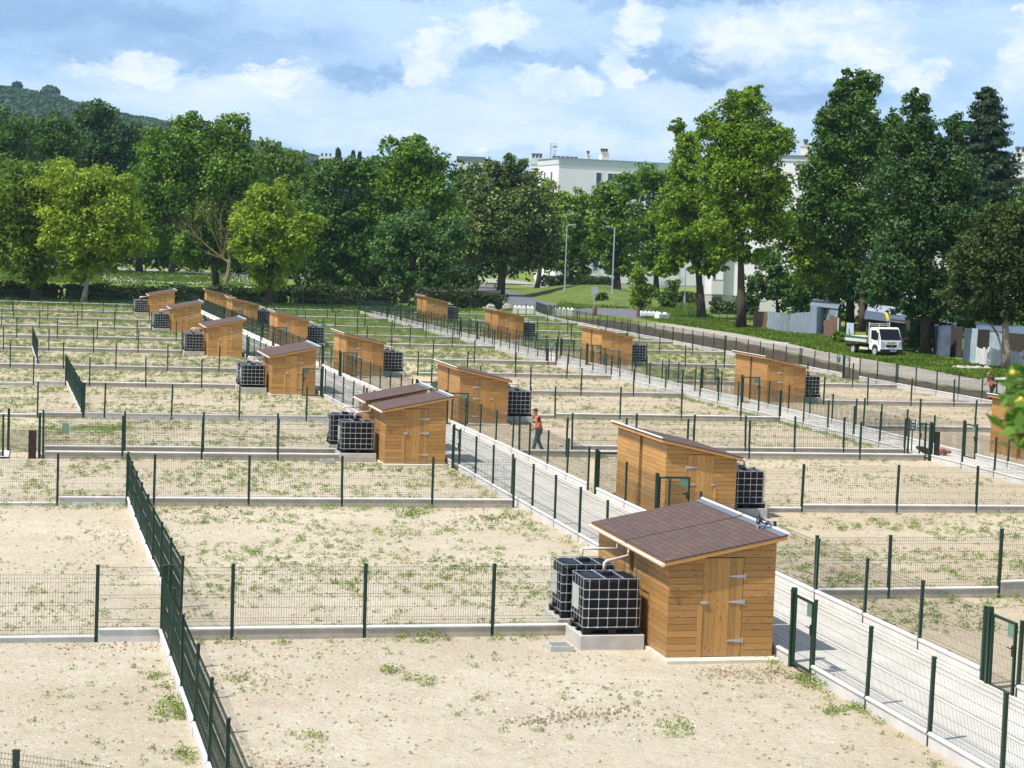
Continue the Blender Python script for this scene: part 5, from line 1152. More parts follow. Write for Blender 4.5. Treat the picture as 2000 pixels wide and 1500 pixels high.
# ------------------------------------------------------------------ tipper truck
def truck():
    p = G(1740, 697); r = thing('tipper_truck', 'white tipper truck with green and cream bed parked on the grass by the huts', 'truck', p, 0)
    d_ = Vector((math.sin(R_(25)), -math.cos(R_(25)), 0)); r.rotation_euler = (0, 0, math.atan2(d_.y, d_.x)); r.location = p - d_ * 2.75; r.scale = (1.07, 1.07, 1.07)
    hw = .97; c = MB()
    prof = [(1.05, .50), (1.05, 2.02), (1.18, 2.16), (1.9, 2.20), (2.10, 2.12), (2.46, 1.32), (2.52, 1.15), (2.55, .62), (2.53, .38), (2.35, .38), (2.2, .42), (2.18, .62), (2.05, .82), (1.80, .90), (1.55, .82), (1.42, .62), (1.40, .42)]
    c.prism(prof, 'y', -hw, hw); cab = c.build('cab', 'truck_white', r, bevel=.03)
    w = MB(); w.hexa([(2.128, -.88, 2.07), (2.128, .88, 2.07), (2.09, .88, 2.07), (2.09, -.88, 2.07), (2.505, -.92, 1.28), (2.505, .92, 1.28), (2.46, .92, 1.28), (2.46, -.92, 1.28)]); w.build('windscreen', 'truck_glass', cab)
    for sy in (-1, 1):
        m = MB(); y = sy * (hw + .004); m.prism([(1.30, 1.28), (1.30, 1.95), (1.95, 1.95), (2.18, 1.45), (2.16, 1.22), (1.9, 1.20)], 'y', min(y, y + sy * .008), max(y, y + sy * .008)); m.build('side_window', 'truck_glass', cab)
        dd = MB(); y = sy * (hw + .002); dd.box(1.24, min(y, y + sy * .004), .95, 1.26, max(y, y + sy * .004), 2.0); dd.box(2.22, min(y, y + sy * .004), .9, 2.235, max(y, y + sy * .004), 1.3); dd.box(1.32, min(y, y + sy * .02), 1.08, 1.44, max(y, y + sy * .02), 1.12); dd.build('door_seam', 'dark_trim', cab)
        h = MB(); h.hexa([(2.535, sy * .62, .66), (2.535, sy * .95, .66), (2.45, sy * .95, .66), (2.45, sy * .62, .66), (2.535, sy * .72, 1.14), (2.50, sy * .955, 1.2), (2.42, sy * .955, 1.2), (2.45, sy * .72, 1.14)]); h.V = [(x + .03, y, z) for x, y, z in h.V]; h.build('headlight', 'lens', cab)
        mi = MB(); mi.tube([(2.2, sy * .98, 1.85), (2.32, sy * 1.15, 1.85), (2.32, sy * 1.15, 1.5)], .015, 5); mi.box(2.28, min(sy * 1.08, sy * 1.26), 1.35, 2.36, max(sy * 1.08, sy * 1.26), 1.78); mi.build('mirror', 'dark_trim', cab)
    g = MB(); g.prism([(-.52, .84), (-.40, .70), (.40, .70), (.52, .84), (.48, .90), (-.48, .90)], 'x', 2.55, 2.575); gr = g.build('grille', 'dark_trim', cab); MB().prism([(0, .74), (.055, .80), (0, .86), (-.055, .80)], 'x', 2.576, 2.585).build('emblem', 'steel', gr)
    lg = MB()
    xs = [-.34, -.25, -.16, -.07, .02, .11, .20, .28]
    for k, x in enumerate(xs): lg.box(2.566 - .03 * 0, x, .99, 2.572, x + .07, 1.10 + (.035 if k in (0, 5) else 0)); 
    lg.box(2.556, -.36, .965, 2.566, .37, .985); lg.V = [(x + .0 - .02 * (z - .9), y, z) for x, y, z in lg.V]; lg.build('lettering', 'orange_logo', cab)
    b = MB(); b.box(2.40, -hw, .32, 2.62, hw, .56); bu = b.build('bumper', 'dark_trim', cab, bevel=.03); MB().box(2.42, -hw - .005, .565, 2.615, hw + .005, .60).build('bumper_top', 'truck_white', bu)
    pl = MB(); pl.box(2.622, -.1, .38, 2.63, .42, .49, 0)
    for k in range(7): pl.box(2.6305, -.07 + k * .066, .405, 2.632, -.03 + k * .066, .465, 1)
    pl.build('number_plate', ['white_paint', 'dark_trim'], bu)
    ch = MB(); ch.box(-2.1, -.42, .55, 1.4, -.30, .75); ch.box(-2.1, .30, .55, 1.4, .42, .75); ch.box(-.2, -.85, .45, .7, -.45, .62); ch.box(-2.15, -.85, .5, -2.05, .85, .66); ch.box(-1.2, -.6, .4, -.9, .6, .6); ch.build('chassis', 'chassis', r)
    sk = MB(); sk.box(-.25, -.93, .42, .85, -.90, .60); sk.box(-.25, .90, .42, .85, .93, .60); sk.build('side_guard', 'truck_cream', r)
    bed = MB(); bed.box(-2.2, -1.0, .84, .85, 1.0, .94); bd = bed.build('bed_floor', 'chassis', r)
    for sy in (-1, 1):
        q = MB(); y = sy * 1.0; y0, y1 = sorted((y, y - sy * .04)); q.box(-2.2, y0, .86, .85, y1, 1.34, 0); yy0, yy1 = sorted((y, y + sy * .015)); q.box(-2.08, yy0, .98, .74, yy1, 1.20, 1); q.build('side_board', ['truck_green', 'truck_cream'], bd)
    q = MB(); q.box(-2.2, -.96, .86, -2.16, .96, 1.34); q.build('tailgate', 'truck_green', bd); q = MB(); q.box(.82, -.96, .94, .86, .96, 1.5); q.build('bulkhead', 'truck_green', bd)
    k = MB()
    for y in (-.92, .92): k.box(.88, y - .035, .9, .95, y + .035, 2.52)
    for z in (2.28, 2.40): k.box(.885, -.92, z, .945, .92, z + .05)
    k.box(.885, -.03, 1.5, .945, .03, 2.42); k.build('ladder_rack', 'truck_cream', r)
    for x, rr in ((1.80, .36), (-1.05, .36)):
        for sy in (-1, 1):
            t = MB(); n = 20; cy = sy * (hw - .12)
            t.add([(x + rr * math.cos(2 * math.pi * i / n), cy + s * .11, .36 + rr * math.sin(2 * math.pi * i / n)) for s in (-1, 1) for i in range(n)], [(i, (i + 1) % n, (i + 1) % n + n, i + n) for i in range(n)] + [tuple(range(n)), tuple(range(n, 2 * n))[::-1]])
            wh = t.build('wheel', 'tyre', r); rm = MB()
            prof = [(.23, .0), (.22, .03), (.10, -.02), (.05, .02)]; vs = []; fs = []
            for j, (pr, off) in enumerate(prof):
                for i in range(n): vs.append((x + pr * math.cos(2 * math.pi * i / n), cy + sy * (.115 + off * .5), .36 + pr * math.sin(2 * math.pi * i / n)))
            for j in range(3):
                for i in range(n): fs.append((j * n + i, j * n + (i + 1) % n, (j + 1) * n + (i + 1) % n, (j + 1) * n + i))
            fs.append(tuple(range(3 * n, 4 * n))); rm.add(vs, fs); rm.build('rim', 'rim', wh)
    o = MB().hexa([(-1.9, -.8, 1.36), (.3, -.85, 1.36), (.3, .5, 1.36), (-1.9, .6, 1.36), (-1.9, -.8, 1.40), (.3, -.85, 1.40), (.3, .5, 1.40), (-1.9, .6, 1.40)]).build('board', 'truck_cream'); o.matrix_world = Matrix.Translation(r.location) @ Matrix.Rotation(r.rotation_euler.z, 4, 'Z') @ Matrix.Translation((0, 0, .08)); tag(o, 'pale sheet of board lying across the tipper bed', 'board')
    o = MB().box(-.25, -.6, .945, .5, .0, 1.36).build('crate', 'red_crate', bevel=.03); o.matrix_world = Matrix.Translation(r.location) @ Matrix.Rotation(r.rotation_euler.z, 4, 'Z'); tag(o, 'red crate standing in the tipper bed behind the cab', 'crate')
    y = MB(); y.tube([(0, 0, 0), (.02, 0, 1.6), (-.05, 0, 2.5), (-.3, 0, 3.0), (-.45, 0, 2.95)], [.11, .13, .2, .17, .1], 8); o = y.build('rubble_chute', 'yellow_plastic', smooth=True); o.location = G(1733, 676); tag(o, 'yellow plastic tube standing against the dark hut behind the truck', 'tube')
truck()
tag(MB().box(-3.6, -.06, 0, 3.6, .06, .10).build('white_pole', 'white_paint'), 'long white pole lying on the grass left of the truck', 'pole').location = G(1562, 672)
def rubble():
    b = G(1905, 722); m_ = MB()
    for k in range(26): m_.ball((rnd.uniform(-1.6, 1.4), rnd.uniform(-.8, .9), .08), (rnd.uniform(.12, .4), rnd.uniform(.1, .3), rnd.uniform(.05, .22)), 7, 5, jit=.4)
    o = m_.build('rubble_heap', 'stone'); o.location = b; tag(o, 'heap of pale rubble and dry grass before the metal sheets', 'heap')
rubble()
sl_ = MB().hexa([(-2.6, -.6, 0), (2.6, -1.0, 0), (2.6, 1.0, 0), (-.5, 1.0, 0), (-2.6, -.6, .12), (2.6, -1.0, .16), (2.6, 1.0, .2), (-.5, 1.0, .2)]).build('concrete_slab', 'concrete'); sl_.location = G(1985, 745); tag(sl_, 'flat white concrete slab on the grass at the right edge beside the track', 'slab')
for u, v, lb in ((36.9, 10.2, 'small grey drain grate box in front of the nearest tank'), (68.6, 10.1, 'small grey drain grate box beside the second pair of tanks')):
    r = thing('drain_grate', lb, 'drain', P(u, v), TH, 'drain grates beside the tanks'); f = MB(); f.box(-.24, -.24, -.1, .24, -.2, .09); f.box(-.24, .2, -.1, .24, .24, .09); f.box(-.24, -.2, -.1, -.2, .2, .09); f.box(.2, -.2, -.1, .24, .2, .09); f.build('frame', 'concrete', r)
    g = MB()
    for k in range(8): g.box(-.19 + k * .05, -.2, .05, -.17 + k * .05, .2, .08)
    g.build('grate', 'galv', r)

# ------------------------------------------------------------------ people
def skin_mesh(name, verts, edges, radii, mt, parent=None, root=0, sub=2):
    me = bpy.data.meshes.new(name); me.from_pydata(verts, edges, []); o = bpy.data.objects.new(name, me); C.objects.link(o)
    sk = o.modifiers.new('skin', 'SKIN'); sk.use_smooth_shade = True
    lay = me.skin_vertices[0] if me.skin_vertices else None
    if lay is None:
        bpy.context.view_layer.objects.active = o; bpy.ops.mesh.customdata_skin_add(); lay = me.skin_vertices[0]
    for i, r in enumerate(radii): lay.data[i].radius = r if isinstance(r, tuple) else (r, r); lay.data[i].use_root = (i == root)
    ss = o.modifiers.new('sub', 'SUBSURF'); ss.levels = sub; ss.render_levels = sub
    bpy.context.view_layer.update(); dg = bpy.context.evaluated_depsgraph_get(); ev = bpy.data.meshes.new_from_object(o.evaluated_get(dg))
    o.modifiers.clear(); o.data = ev; ev.name = name; ev.materials.clear(); ev.materials.append(M[mt])
    if parent: o.parent = parent
    return o
def person(label, loc, rz, J, top_m, vest_m, trouser_m, hair_m, shoe_m, grp='workers in orange vests', bands=True):
    r = thing('person', label, 'person', loc, rz, grp); V = []; Ed = []; Ra = []; idx = {}
    def jn(n, p, rad, par=None):
        idx[n] = len(V); V.append(tuple(p)); Ra.append(rad)
        if par: Ed.append((idx[par], idx[n]))
    jn('pelvis', J['pelvis'], (.145, .12)); jn('spine', J['spine'], (.135, .105), 'pelvis'); jn('chest', J['chest'], (.155, .115), 'spine'); jn('neck0', J['neck0'], .062, 'chest'); jn('neck', J['neck'], .056, 'neck0')
    jn('head0', J['head0'], (.075, .082), 'neck'); jn('head', J['head'], (.082, .10), 'head0'); jn('top', J['top'], (.070, .085), 'head')
    H = Vector(J['head']); fd = Vector(J['face']).normalized(); side = Vector((0, 1, 0)); upv = (Vector(J['top']) - Vector(J['head0'])).normalized()
    jn('nose', H + fd * .118 - upv * .012, .014, 'head')
    for s in (1, -1): jn(f'ear{s}', H + side * s * .095 - fd * .01, (.018, .012), 'head')
    for s, k in ((1, 'l'), (-1, 'r')):
        jn('sh' + k, J['sh' + k], .066, 'chest'); jn('el' + k, J['el' + k], .044, 'sh' + k); jn('wr' + k, J['wr' + k], .030, 'el' + k); jn('pa' + k, J['pa' + k], (.040, .022), 'wr' + k)
        d = (Vector(J['pa' + k]) - Vector(J['wr' + k])).normalized(); hs = d.cross(Vector((0, 1, 0)))
        hs = hs.normalized() if hs.length > .1 else Vector((1, 0, 0)); pn = d.cross(hs).normalized() * s
        for q, (off, ln) in enumerate(((-.03, .062), (-.01, .075), (.01, .07), (.03, .055))):
            a = Vector(J['pa' + k]) + d * .035 + hs * off; b_ = a + d * ln * .55 - pn * .012; c_ = b_ + d * ln * .35 - pn * .03
            jn(f'f{k}{q}a', a, .0095, 'pa' + k); jn(f'f{k}{q}b', b_, .0088, f'f{k}{q}a'); jn(f'f{k}{q}c', c_, .0075, f'f{k}{q}b')
        a = Vector(J['pa' + k]) + hs * .05 - d * .005; jn(f't{k}a', a, .011, 'pa' + k); jn(f't{k}b', a + d * .04 + hs * .012 - pn * .015, .009, f't{k}a')
        jn('hi' + k, J['hi' + k], .085, 'pelvis'); jn('kn' + k, J['kn' + k], .058, 'hi' + k); jn('an' + k, J['an' + k], .04, 'kn' + k); jn('to' + k, J['to' + k], .032, 'an' + k)
    skin_mesh('body', V, Ed, Ra, 'skin', r)
    def sub(nm, names, infl, mt, par_of, smooth=2):
        vv = [V[idx[n]] for n in names]; ed = [(names.index(a), names.index(b)) for a, b in par_of]; rr = []
        for n in names:
            q = Ra[idx[n]]; q = q if isinstance(q, tuple) else (q, q); rr.append((q[0] + infl, q[1] + infl))
        return skin_mesh(nm, vv, ed, rr, mt, r)
    Ra[idx['pelvis']] = (.105, .105); sub('trousers', ['pelvis', 'hil', 'knl', 'anl', 'hir', 'knr', 'anr'], .024, trouser_m, [('pelvis', 'hil'), ('hil', 'knl'), ('knl', 'anl'), ('pelvis', 'hir'), ('hir', 'knr'), ('knr', 'anr')])
    def lerp(a, b, t): return tuple(Vector(J[a]).lerp(Vector(J[b]), t))
    sv = [J['chest'], J['shl'], lerp('shl', 'ell', .75), J['shr'], lerp('shr', 'elr', .75), J['spine'], J['neck0']]
    skin_mesh('shirt', sv, [(0, 1), (1, 2), (0, 3), (3, 4), (0, 5), (0, 6)], [(.150, .112), .074, .058, .074, .058, (.13, .10), .066], top_m, r)
    vt = skin_mesh('vest', [lerp('pelvis', 'spine', -.55), lerp('pelvis', 'spine', .4), J['spine'], J['chest'], lerp('chest', 'shl', .55), lerp('chest', 'shr', .55), lerp('chest', 'neck0', .55)], [(0, 1), (1, 2), (2, 3), (3, 4), (3, 5), (3, 6)], [(.190, .175), (.178, .158), (.168, .146), (.186, .150), .120, .120, .104], vest_m, r)
    bd = MB(); s0 = Vector(J['spine']); ax = (Vector(J['chest']) - s0).normalized(); prv = []
    for t in ((-.06, .10) if bands else ()):
        n = 18; c0 = s0 + ax * t; a = Vector((0, 1, 0)); b_ = ax.cross(a).normalized(); vs = []
        for zz in (-.022, .022): vs += [c0 + ax * zz + a * math.cos(2 * math.pi * i / n) * .181 + b_ * math.sin(2 * math.pi * i / n) * .153 for i in range(n)]
        bd.add(vs, [(i, (i + 1) % n, (i + 1) % n + n, i + n) for i in range(n)])
    if bands: bd.build('reflective_band', 'reflective', vt)
    hb = MB(); hb.ball((0, 0, 0), (.098, .106, .092), 14, 9); ho = hb.build('hair', hair_m, r, smooth=True)
    ho.location = H - fd * .022 + upv * .045; ho.rotation_euler = (0, math.atan2(-fd.z, fd.x), 0)
    ey = MB()
    for s in (1, -1): ey.ball(tuple(H + fd * .092 + side * s * .034 + upv * .008), .0125, 7, 5)
    ey.build('eyes', 'dark_trim', r); mo = MB(); c = H + fd * .098 - upv * .06; mo.ball(tuple(c), (.012, .026, .007), 7, 5); mo.build('mouth', 'leaf_red' if False else 'debris_red', r)
    for k in ('l', 'r'):
        a, t = Vector(J['an' + k]), Vector(J['to' + k]); d = (t - a); d.z = 0; d.normalize(); q = Vector((a.x, a.y, min(a.z, t.z + .06)))
        skin_mesh('shoe', [tuple(a - d * .05 - Vector((0, 0, .035))), tuple(a.lerp(t, .5) - Vector((0, 0, .015))), tuple(t + d * .05)], [(0, 1), (1, 2)], [.05, .05, .042], shoe_m, r)
    return r
Jw = dict(pelvis=(0, 0, .93), spine=(.02, 0, 1.12), chest=(.06, 0, 1.33), neck0=(.10, 0, 1.46), neck=(.125, 0, 1.51), head0=(.15, 0, 1.56), head=(.17, 0, 1.61), top=(.165, 0, 1.66), face=(1, 0, -.45),
          shl=(.05, .19, 1.39), ell=(.02, .25, 1.11), wrl=(.22, .22, .96), pal=(.29, .20, .93), shr=(.05, -.19, 1.39), elr=(.00, -.25, 1.10), wrr=(.20, -.23, .93), par=(.27, -.21, .90),
          hil=(0, .095, .89), knl=(.13, .10, .49), anl=(.20, .10, .10), tol=(.34, .11, .04), hir=(0, -.095, .89), knr=(.0, -.10, .48), anr=(-.20, -.10, .12), tor=(-.07, -.11, .04))
person('man in an orange vest and grey trousers walking left between the fences, head bent down', P(72.0, 18.75, -.01), TH + math.pi - .15, Jw, 'shirt_navy', 'vest_orange', 'trousers_grey', 'hair', 'shoe', bands=False)
Jb = dict(pelvis=(0, 0, .95), spine=(.04, 0, 1.14), chest=(.12, 0, 1.34), neck0=(.20, 0, 1.46), neck=(.245, 0, 1.50), head0=(.29, 0, 1.53), head=(.33, 0, 1.56), top=(.335, 0, 1.61), face=(1, 0, -.8),
          shl=(.12, .19, 1.40), ell=(.10, .26, 1.13), wrl=(.30, .20, 1.02), pal=(.37, .17, 1.0), shr=(.12, -.19, 1.40), elr=(.12, -.27, 1.13), wrr=(.30, -.22, 1.02), par=(.37, -.19, 1.0),
          hil=(0, .095, .91), knl=(.16, .10, .50), anl=(.24, .10, .10), tol=(.37, .11, .04), hir=(0, -.095, .91), knr=(-.04, -.10, .48), anr=(-.22, -.10, .12), tor=(-.09, -.11, .04))
person('person in a bright orange vest and dark trousers bending over by the gravel track', P(101.2, 53.0, -.01), TH + math.pi + .25, Jb, 'shirt_navy', 'vest_orange_bright', 'trousers_navy', 'debris_red', 'dark_trim')

# ------------------------------------------------------------------ birds and debris
def magpie(loc, rz, pitch, label):
    r = thing('magpie', label, 'bird', loc, rz, 'magpies on the shed roof'); Rm = Matrix.Rotation(-pitch, 3, 'Y')
    T = lambda p: tuple(Rm @ Vector(p) + Vector((0, 0, .11)))
    skin_mesh('body', [T((-.07, 0, 0)), T((0, 0, 0)), T((.07, 0, .02)), T((.105, 0, .06)), T((.125, 0, .085))], [(0, 1), (1, 2), (2, 3), (3, 4)], [.032, .052, .046, .032, .030], 'feather_black', r)
    skin_mesh('belly', [T((-.05, 0, -.016)), T((.02, 0, -.018)), T((.055, 0, -.004))], [(0, 1), (1, 2)], [.032, .048, .036], 'feather_white', r)
    for s in (1, -1):
        w = MB(); w.add([T((.06, s * .050, .03)), T((-.02, s * .058, .035)), T((-.13, s * .022, .012)), T((-.02, s * .060, -.005)), T((.06, s * .040, .03)), T((-.02, s * .048, .035)), T((-.13, s * .016, .012)), T((-.02, s * .052, -.005))], [(0, 1, 2, 3), (7, 6, 5, 4), (0, 4, 5, 1), (1, 5, 6, 2), (2, 6, 7, 3), (3, 7, 4, 0)]); wo = w.build('wing', 'feather_blue', r)
        p = MB(); p.hexa([T((.055, s * .05, .028)), T((.055, s * .058, .028)), T((-.01, s * .064, .02)), T((-.01, s * .054, .02)), T((.055, s * .05, .045)), T((.055, s * .056, .045)), T((-.01, s * .062, .045)), T((-.01, s * .052, .045))]); p.build('shoulder_patch', 'feather_white', wo)
        l = MB(); l.tube([T((.0, s * .022, -.04)), (.012, s * .024, .04), (.01, s * .024, .005)], .006, 5)
        for a in (-.5, 0, .5): l.tube([(.01, s * .024, .006), (.01 + .035 * math.cos(a), s * .024 + .035 * math.sin(a), .004)], .0035, 4)
        l.build('leg', 'beak', r)
    t = MB(); t.hexa([T((-.06, -.018, .0)), T((-.06, .018, .0)), T((-.30, .026, -.01)), T((-.30, -.026, -.01)), T((-.06, -.018, .012)), T((-.06, .018, .012)), T((-.30, .022, -.004)), T((-.30, -.022, -.004))]); t.build('tail', 'feather_blue', r)
    b = MB(); b.tube([T((.145, 0, .085)), T((.19, 0, .078))], [.012, .002], 6); b.build('beak', 'beak', r)
rs_ = P(36.55, 14.08); sl_ang = (HI - LO) / SW
def on_roof(du, dv): return P(35.75 + du, 14.25 + dv, HI + sl_ang * dv + .068)
magpie(on_roof(1.05, .0), TH + 1.05, .75, 'upright magpie sitting left of its mate on the roof edge')
magpie(on_roof(.82, .06), TH + 2.5, .25, 'crouching magpie with lowered tail right of its mate on the roof edge')
def debris():
    r = thing('plant_debris', 'dark brown and reddish wilted debris lying on the narrow concrete path by the gate', 'debris', P(72.2, 35.4, .07), TH)
    m_ = MB(); m_.ball((-.45, 0, .16), (.36, .12, .13), 9, 6, jit=.4); m_.V = [(x, y, z - x * .35 - .1) for x, y, z in m_.V]; m_.build('brown_leaves', 'debris_brown', r)
    m_ = MB()
    for k in range(6): m_.ball((.42 + rnd.uniform(-.15, .2), rnd.uniform(-.12, .12), .12 + rnd.uniform(-.03, .08)), (rnd.uniform(.08, .16), .1, rnd.uniform(.06, .14)), 7, 5, jit=.5)
    m_.build('reddish_leaves', 'debris_red', r)
debris()

# ------------------------------------------------------------------ weeds, grass, flowers (ground cover)
def tuft_mesh(name, spots, mt, kind='stuff', label=None, flat=.35, nl=9):
    cs, ns, Ls = [], [], []
    for (x, y, z, r, h) in spots:
        m = nl + int(r * 130); a = rng.uniform(0, 6.28, m); rr = r * rng.uniform(0, 1, m) ** .6; zz = h * rng.uniform(.05, 1, m) * (1 - .5 * rr / max(r, 1e-3))
        cs.append(np.stack([x + rr * np.cos(a), y + rr * np.sin(a), z + zz], 1)); ns.append(np.stack([np.cos(a), np.sin(a), np.full(m, .9)], 1) * 1. + rng.normal(size=(m, 3)) * .5); Ls.append(np.full(m, .011 + r * .13))
    c = np.concatenate(cs); n = np.concatenate(ns); L = np.concatenate(Ls)
    return tag(quads_obj(name, leaves(c, n, L, L * .42), mt), label, 'weeds' if label else None, kind=kind)
def weeds():
    sp = []; sb = []
    def plot(u0, u1, v0, v1, dens, rmin, rmax, clump=.15):
        area = (u1 - u0) * (v1 - v0); n = int(area * dens)
        for _ in range(n * 3):
            u, v = rnd.uniform(u0, u1), rnd.uniform(v0, v1); q = P(u, v)
            k = noise.noise(q * .28 + Vector((3, 7, 0))) * .7 + noise.noise(q * .9) * .5
            if k < clump + .12 - rnd.random() * .42: continue
            if rnd.random() > .5: continue
            r = rnd.uniform(rmin, rmax) * (1.5 if rnd.random() < .06 else 1); sp.append((q.x, q.y, -.03, r, r * rnd.uniform(.6, 1.3)))
    plot(22, 38, -9, 14, 1.6, .03, .12, .1); plot(22, 38, -9, 14, 5., .015, .04, .0); plot(39, 57, 2.8, 14, 6., .03, .16, .05); plot(39, 57, 2.8, 14, 10., .015, .045, .0); plot(39, 57, -8, 2.4, 3.2, .03, .12); plot(39, 57, -8, 2.4, 6, .015, .04, 0); plot(58, 69, -10, 14, 4.0, .06, .17, .0); plot(71, 83, -10, 14, 3.6, .06, .17, .0)
    plot(84, 100, -14, 13, 3.6, .06, .18, .0); plot(101, 128, -20, 13, 3.2, .08, .20, -.05); plot(129, 160, -26, 12, 2.6, .1, .25, -.15); plot(160, 205, -34, 12, 1.6, .12, .28, -.25)
    plot(38, 55, 18, 34, 4.5, .06, .17, .0); plot(56.6, 71, 20.5, 34, 1.6, .06, .15); plot(57, 71, 17.8, 22, 2.0, .05, .12); plot(73, 87, 20, 34, 2.0, .06, .17); plot(87, 113, 20, 34, 1.8, .06, .18, .02); plot(113, 143, 18, 33, 2.6, .1, .24, -.1); plot(143, 205, 17, 33, 2.4, .12, .3, -.35)
    plot(84, 112, 40, 51, .8, .05, .15, .1); plot(112, 160, 39, 52, 2.4, .1, .24, -.2); plot(160, 205, 39, 54, 2., .12, .28, -.3)
    plot(58, 100, -12, 13.5, 7, .02, .06, .0); plot(100, 128, -18, 13, 5, .03, .08, .0); plot(38, 56, 18, 34, 8, .02, .06, .0); plot(57, 113, 20.5, 34, 4.5, .02, .07, .0); plot(113, 143, 18, 33, 4, .04, .1, -.1); plot(84, 115, 39, 51, 3, .02, .07, 0)
    for (u, v0, v1, n) in ((38.0, 3, 10.5, 26), (57.05, -3, 14, 80), (68.8, 1, 10, 40), (83.5, 0, 14, 40), (56.1, 22, 34, 20), (70.9, 18, 34, 40), (86.7, 22, 34, 30), (41.8, 18, 30, 20)):
        for _ in range(n): v = rnd.uniform(v0, v1); q = P(u - rnd.uniform(.02, .25), v); r = rnd.uniform(.07, .2); sp.append((q.x, q.y, -.02, r, r * 1.2))
    for f, s, a, b, n in ((p1l, -1, 24, 70, 150), (p2l, -1, 76, 104, 320), (p1l, -1, 70, 130, 120), (p1r, 1, 36, 70, 60)):
        for _ in range(n): u = rnd.uniform(a, b); q = P(u, f(u) + s * rnd.uniform(.08, .5)); r = rnd.uniform(.05, .17); sp.append((q.x, q.y, -.02, r, r * 1.2))
    for (px, py, r) in ((345, 1385, .34), (352, 1350, .26), (340, 1398, .24), (365, 1480, .22), (810, 1245, .30), (785, 1247, .2), (1030, 1240, .15), (1590, 1338, .24), (1620, 1322, .2), (1560, 1325, .2), (1240, 1215, .15), (1640, 1390, .2), (1670, 1385, .18), (465, 1325, .14), (305, 1320, .14), (610, 1440, .16), (690, 985, .2), (800, 1005, .3), (820, 1330, .2), (770, 1310, .2), (1320, 1420, .22)):
        q = G(px, py)
        for k in range(5): sp.append((q.x + rnd.uniform(-r, r), q.y + rnd.uniform(-r, r) * 1.5, -.03, r * .8, r))
    tuft_mesh('weeds', sp, 'leaf_weed', label='sparse green weeds sprouting all over the bare plots')
    return len(sp)
weeds()
def grit():
    mat('pebble', (.30, .24, .17), .9, .3, 3., col2=(.80, .77, .70), island=.35); mat('clod', (.20, .15, .10), .95, .3, 3., col2=(.36, .285, .20), island=.3)
    def spots(n, u0, u1, v0, v1, bias):
        out = []
        while len(out) < n:
            u, v = rnd.uniform(u0, u1), rnd.uniform(v0, v1); q = P(u, v)
            if noise.noise(q * .5 + Vector((bias, 0, 0))) + .6 * noise.noise(q * 1.7) > rnd.uniform(-.6, .5): out.append((q.x, q.y, -.035))
        return np.array(out)
    A = np.concatenate([spots(7000, 21, 38, -8, 14, 4), spots(5200, 39, 57, -9, 14, 4), spots(4200, 58, 84, -10, 14, 4), spots(4200, 38, 71, 18, 34, 4), spots(3000, 73, 100, 19, 34, 4)])
    B = np.concatenate([spots(2600, 21, 38, -8, 14, 9), spots(1800, 39, 57, -9, 14, 9), spots(1800, 58, 84, -10, 14, 9), spots(2400, 38, 71, 18, 34, 9), spots(2600, 73, 110, 19, 34, 9), spots(1500, 84, 112, 38, 51, 9)])
    ex = []
    for (x0, y0, x1, y1, n, w) in ((1000, 1412, 1130, 1392, 130, .22), (1120, 1398, 1260, 1376, 90, .2), (1380, 1312, 1535, 1312, 700, .34), (430, 1305, 520, 1330, 60, .3), (470, 1480, 620, 1500, 110, .4), (240, 1030, 300, 1230, 60, .3), (60, 1260, 340, 1262, 120, .3), (400, 1256, 960, 1256, 160, .3)):
        a, b = G(x0, y0), G(x1, y1)
        for _ in range(n): q = a.lerp(b, rnd.random()); ex.append((q.x + rnd.gauss(0, w * .5), q.y + rnd.gauss(0, w), -.03))
    B = np.concatenate([B, np.array(ex)])
    def stones(nm, c, r0, r1, mt, lb):
        n = len(c); r = rng.uniform(r0, r1, n) * rng.uniform(.6, 1.6, n); a = rng.uniform(0, 6.28, n); z = c[:, 2] + r * .9; ring = []
        for k in range(4): t = a + k * 1.5708; q = r * rng.uniform(.7, 1.4, n); ring.append(np.stack([c[:, 0] + q * np.cos(t), c[:, 1] + q * np.sin(t), c[:, 2] - .005], 1))
        t0 = np.stack([c[:, 0] + r * .3 * np.cos(a), c[:, 1] + r * .3 * np.sin(a), z], 1); t1 = np.stack([c[:, 0] - r * .3 * np.cos(a), c[:, 1] - r * .3 * np.sin(a), z * 1.0], 1)
        V = np.stack(ring + [t0, t1], 1).reshape(-1, 3); Fc = []
        me = bpy.data.meshes.new(nm); base = np.arange(n)[:, None, None] * 6; f = np.array([[0, 1, 5, 4], [1, 2, 5, 5], [2, 3, 4, 5], [3, 0, 4, 4]])
        fs = [];
        for i in range(n): o = i * 6; fs += [(o, o + 1, o + 4), (o + 1, o + 2, o + 5), (o + 1, o + 5, o + 4), (o + 2, o + 3, o + 5), (o + 3, o + 4, o + 5), (o + 3, o, o + 4)]
        me.from_pydata(V.tolist(), [], fs); me.materials.append(M[mt]); ob = bpy.data.objects.new(nm, me); C.objects.link(ob); tag(ob, lb, 'stones', kind='stuff')
    stones('pebbles', A, .008, .020, 'pebble', 'pale pebbles strewn over the bare soil'); stones('clods', B, .010, .026, 'clod', 'dark clods of earth lying on the bare soil')
grit()
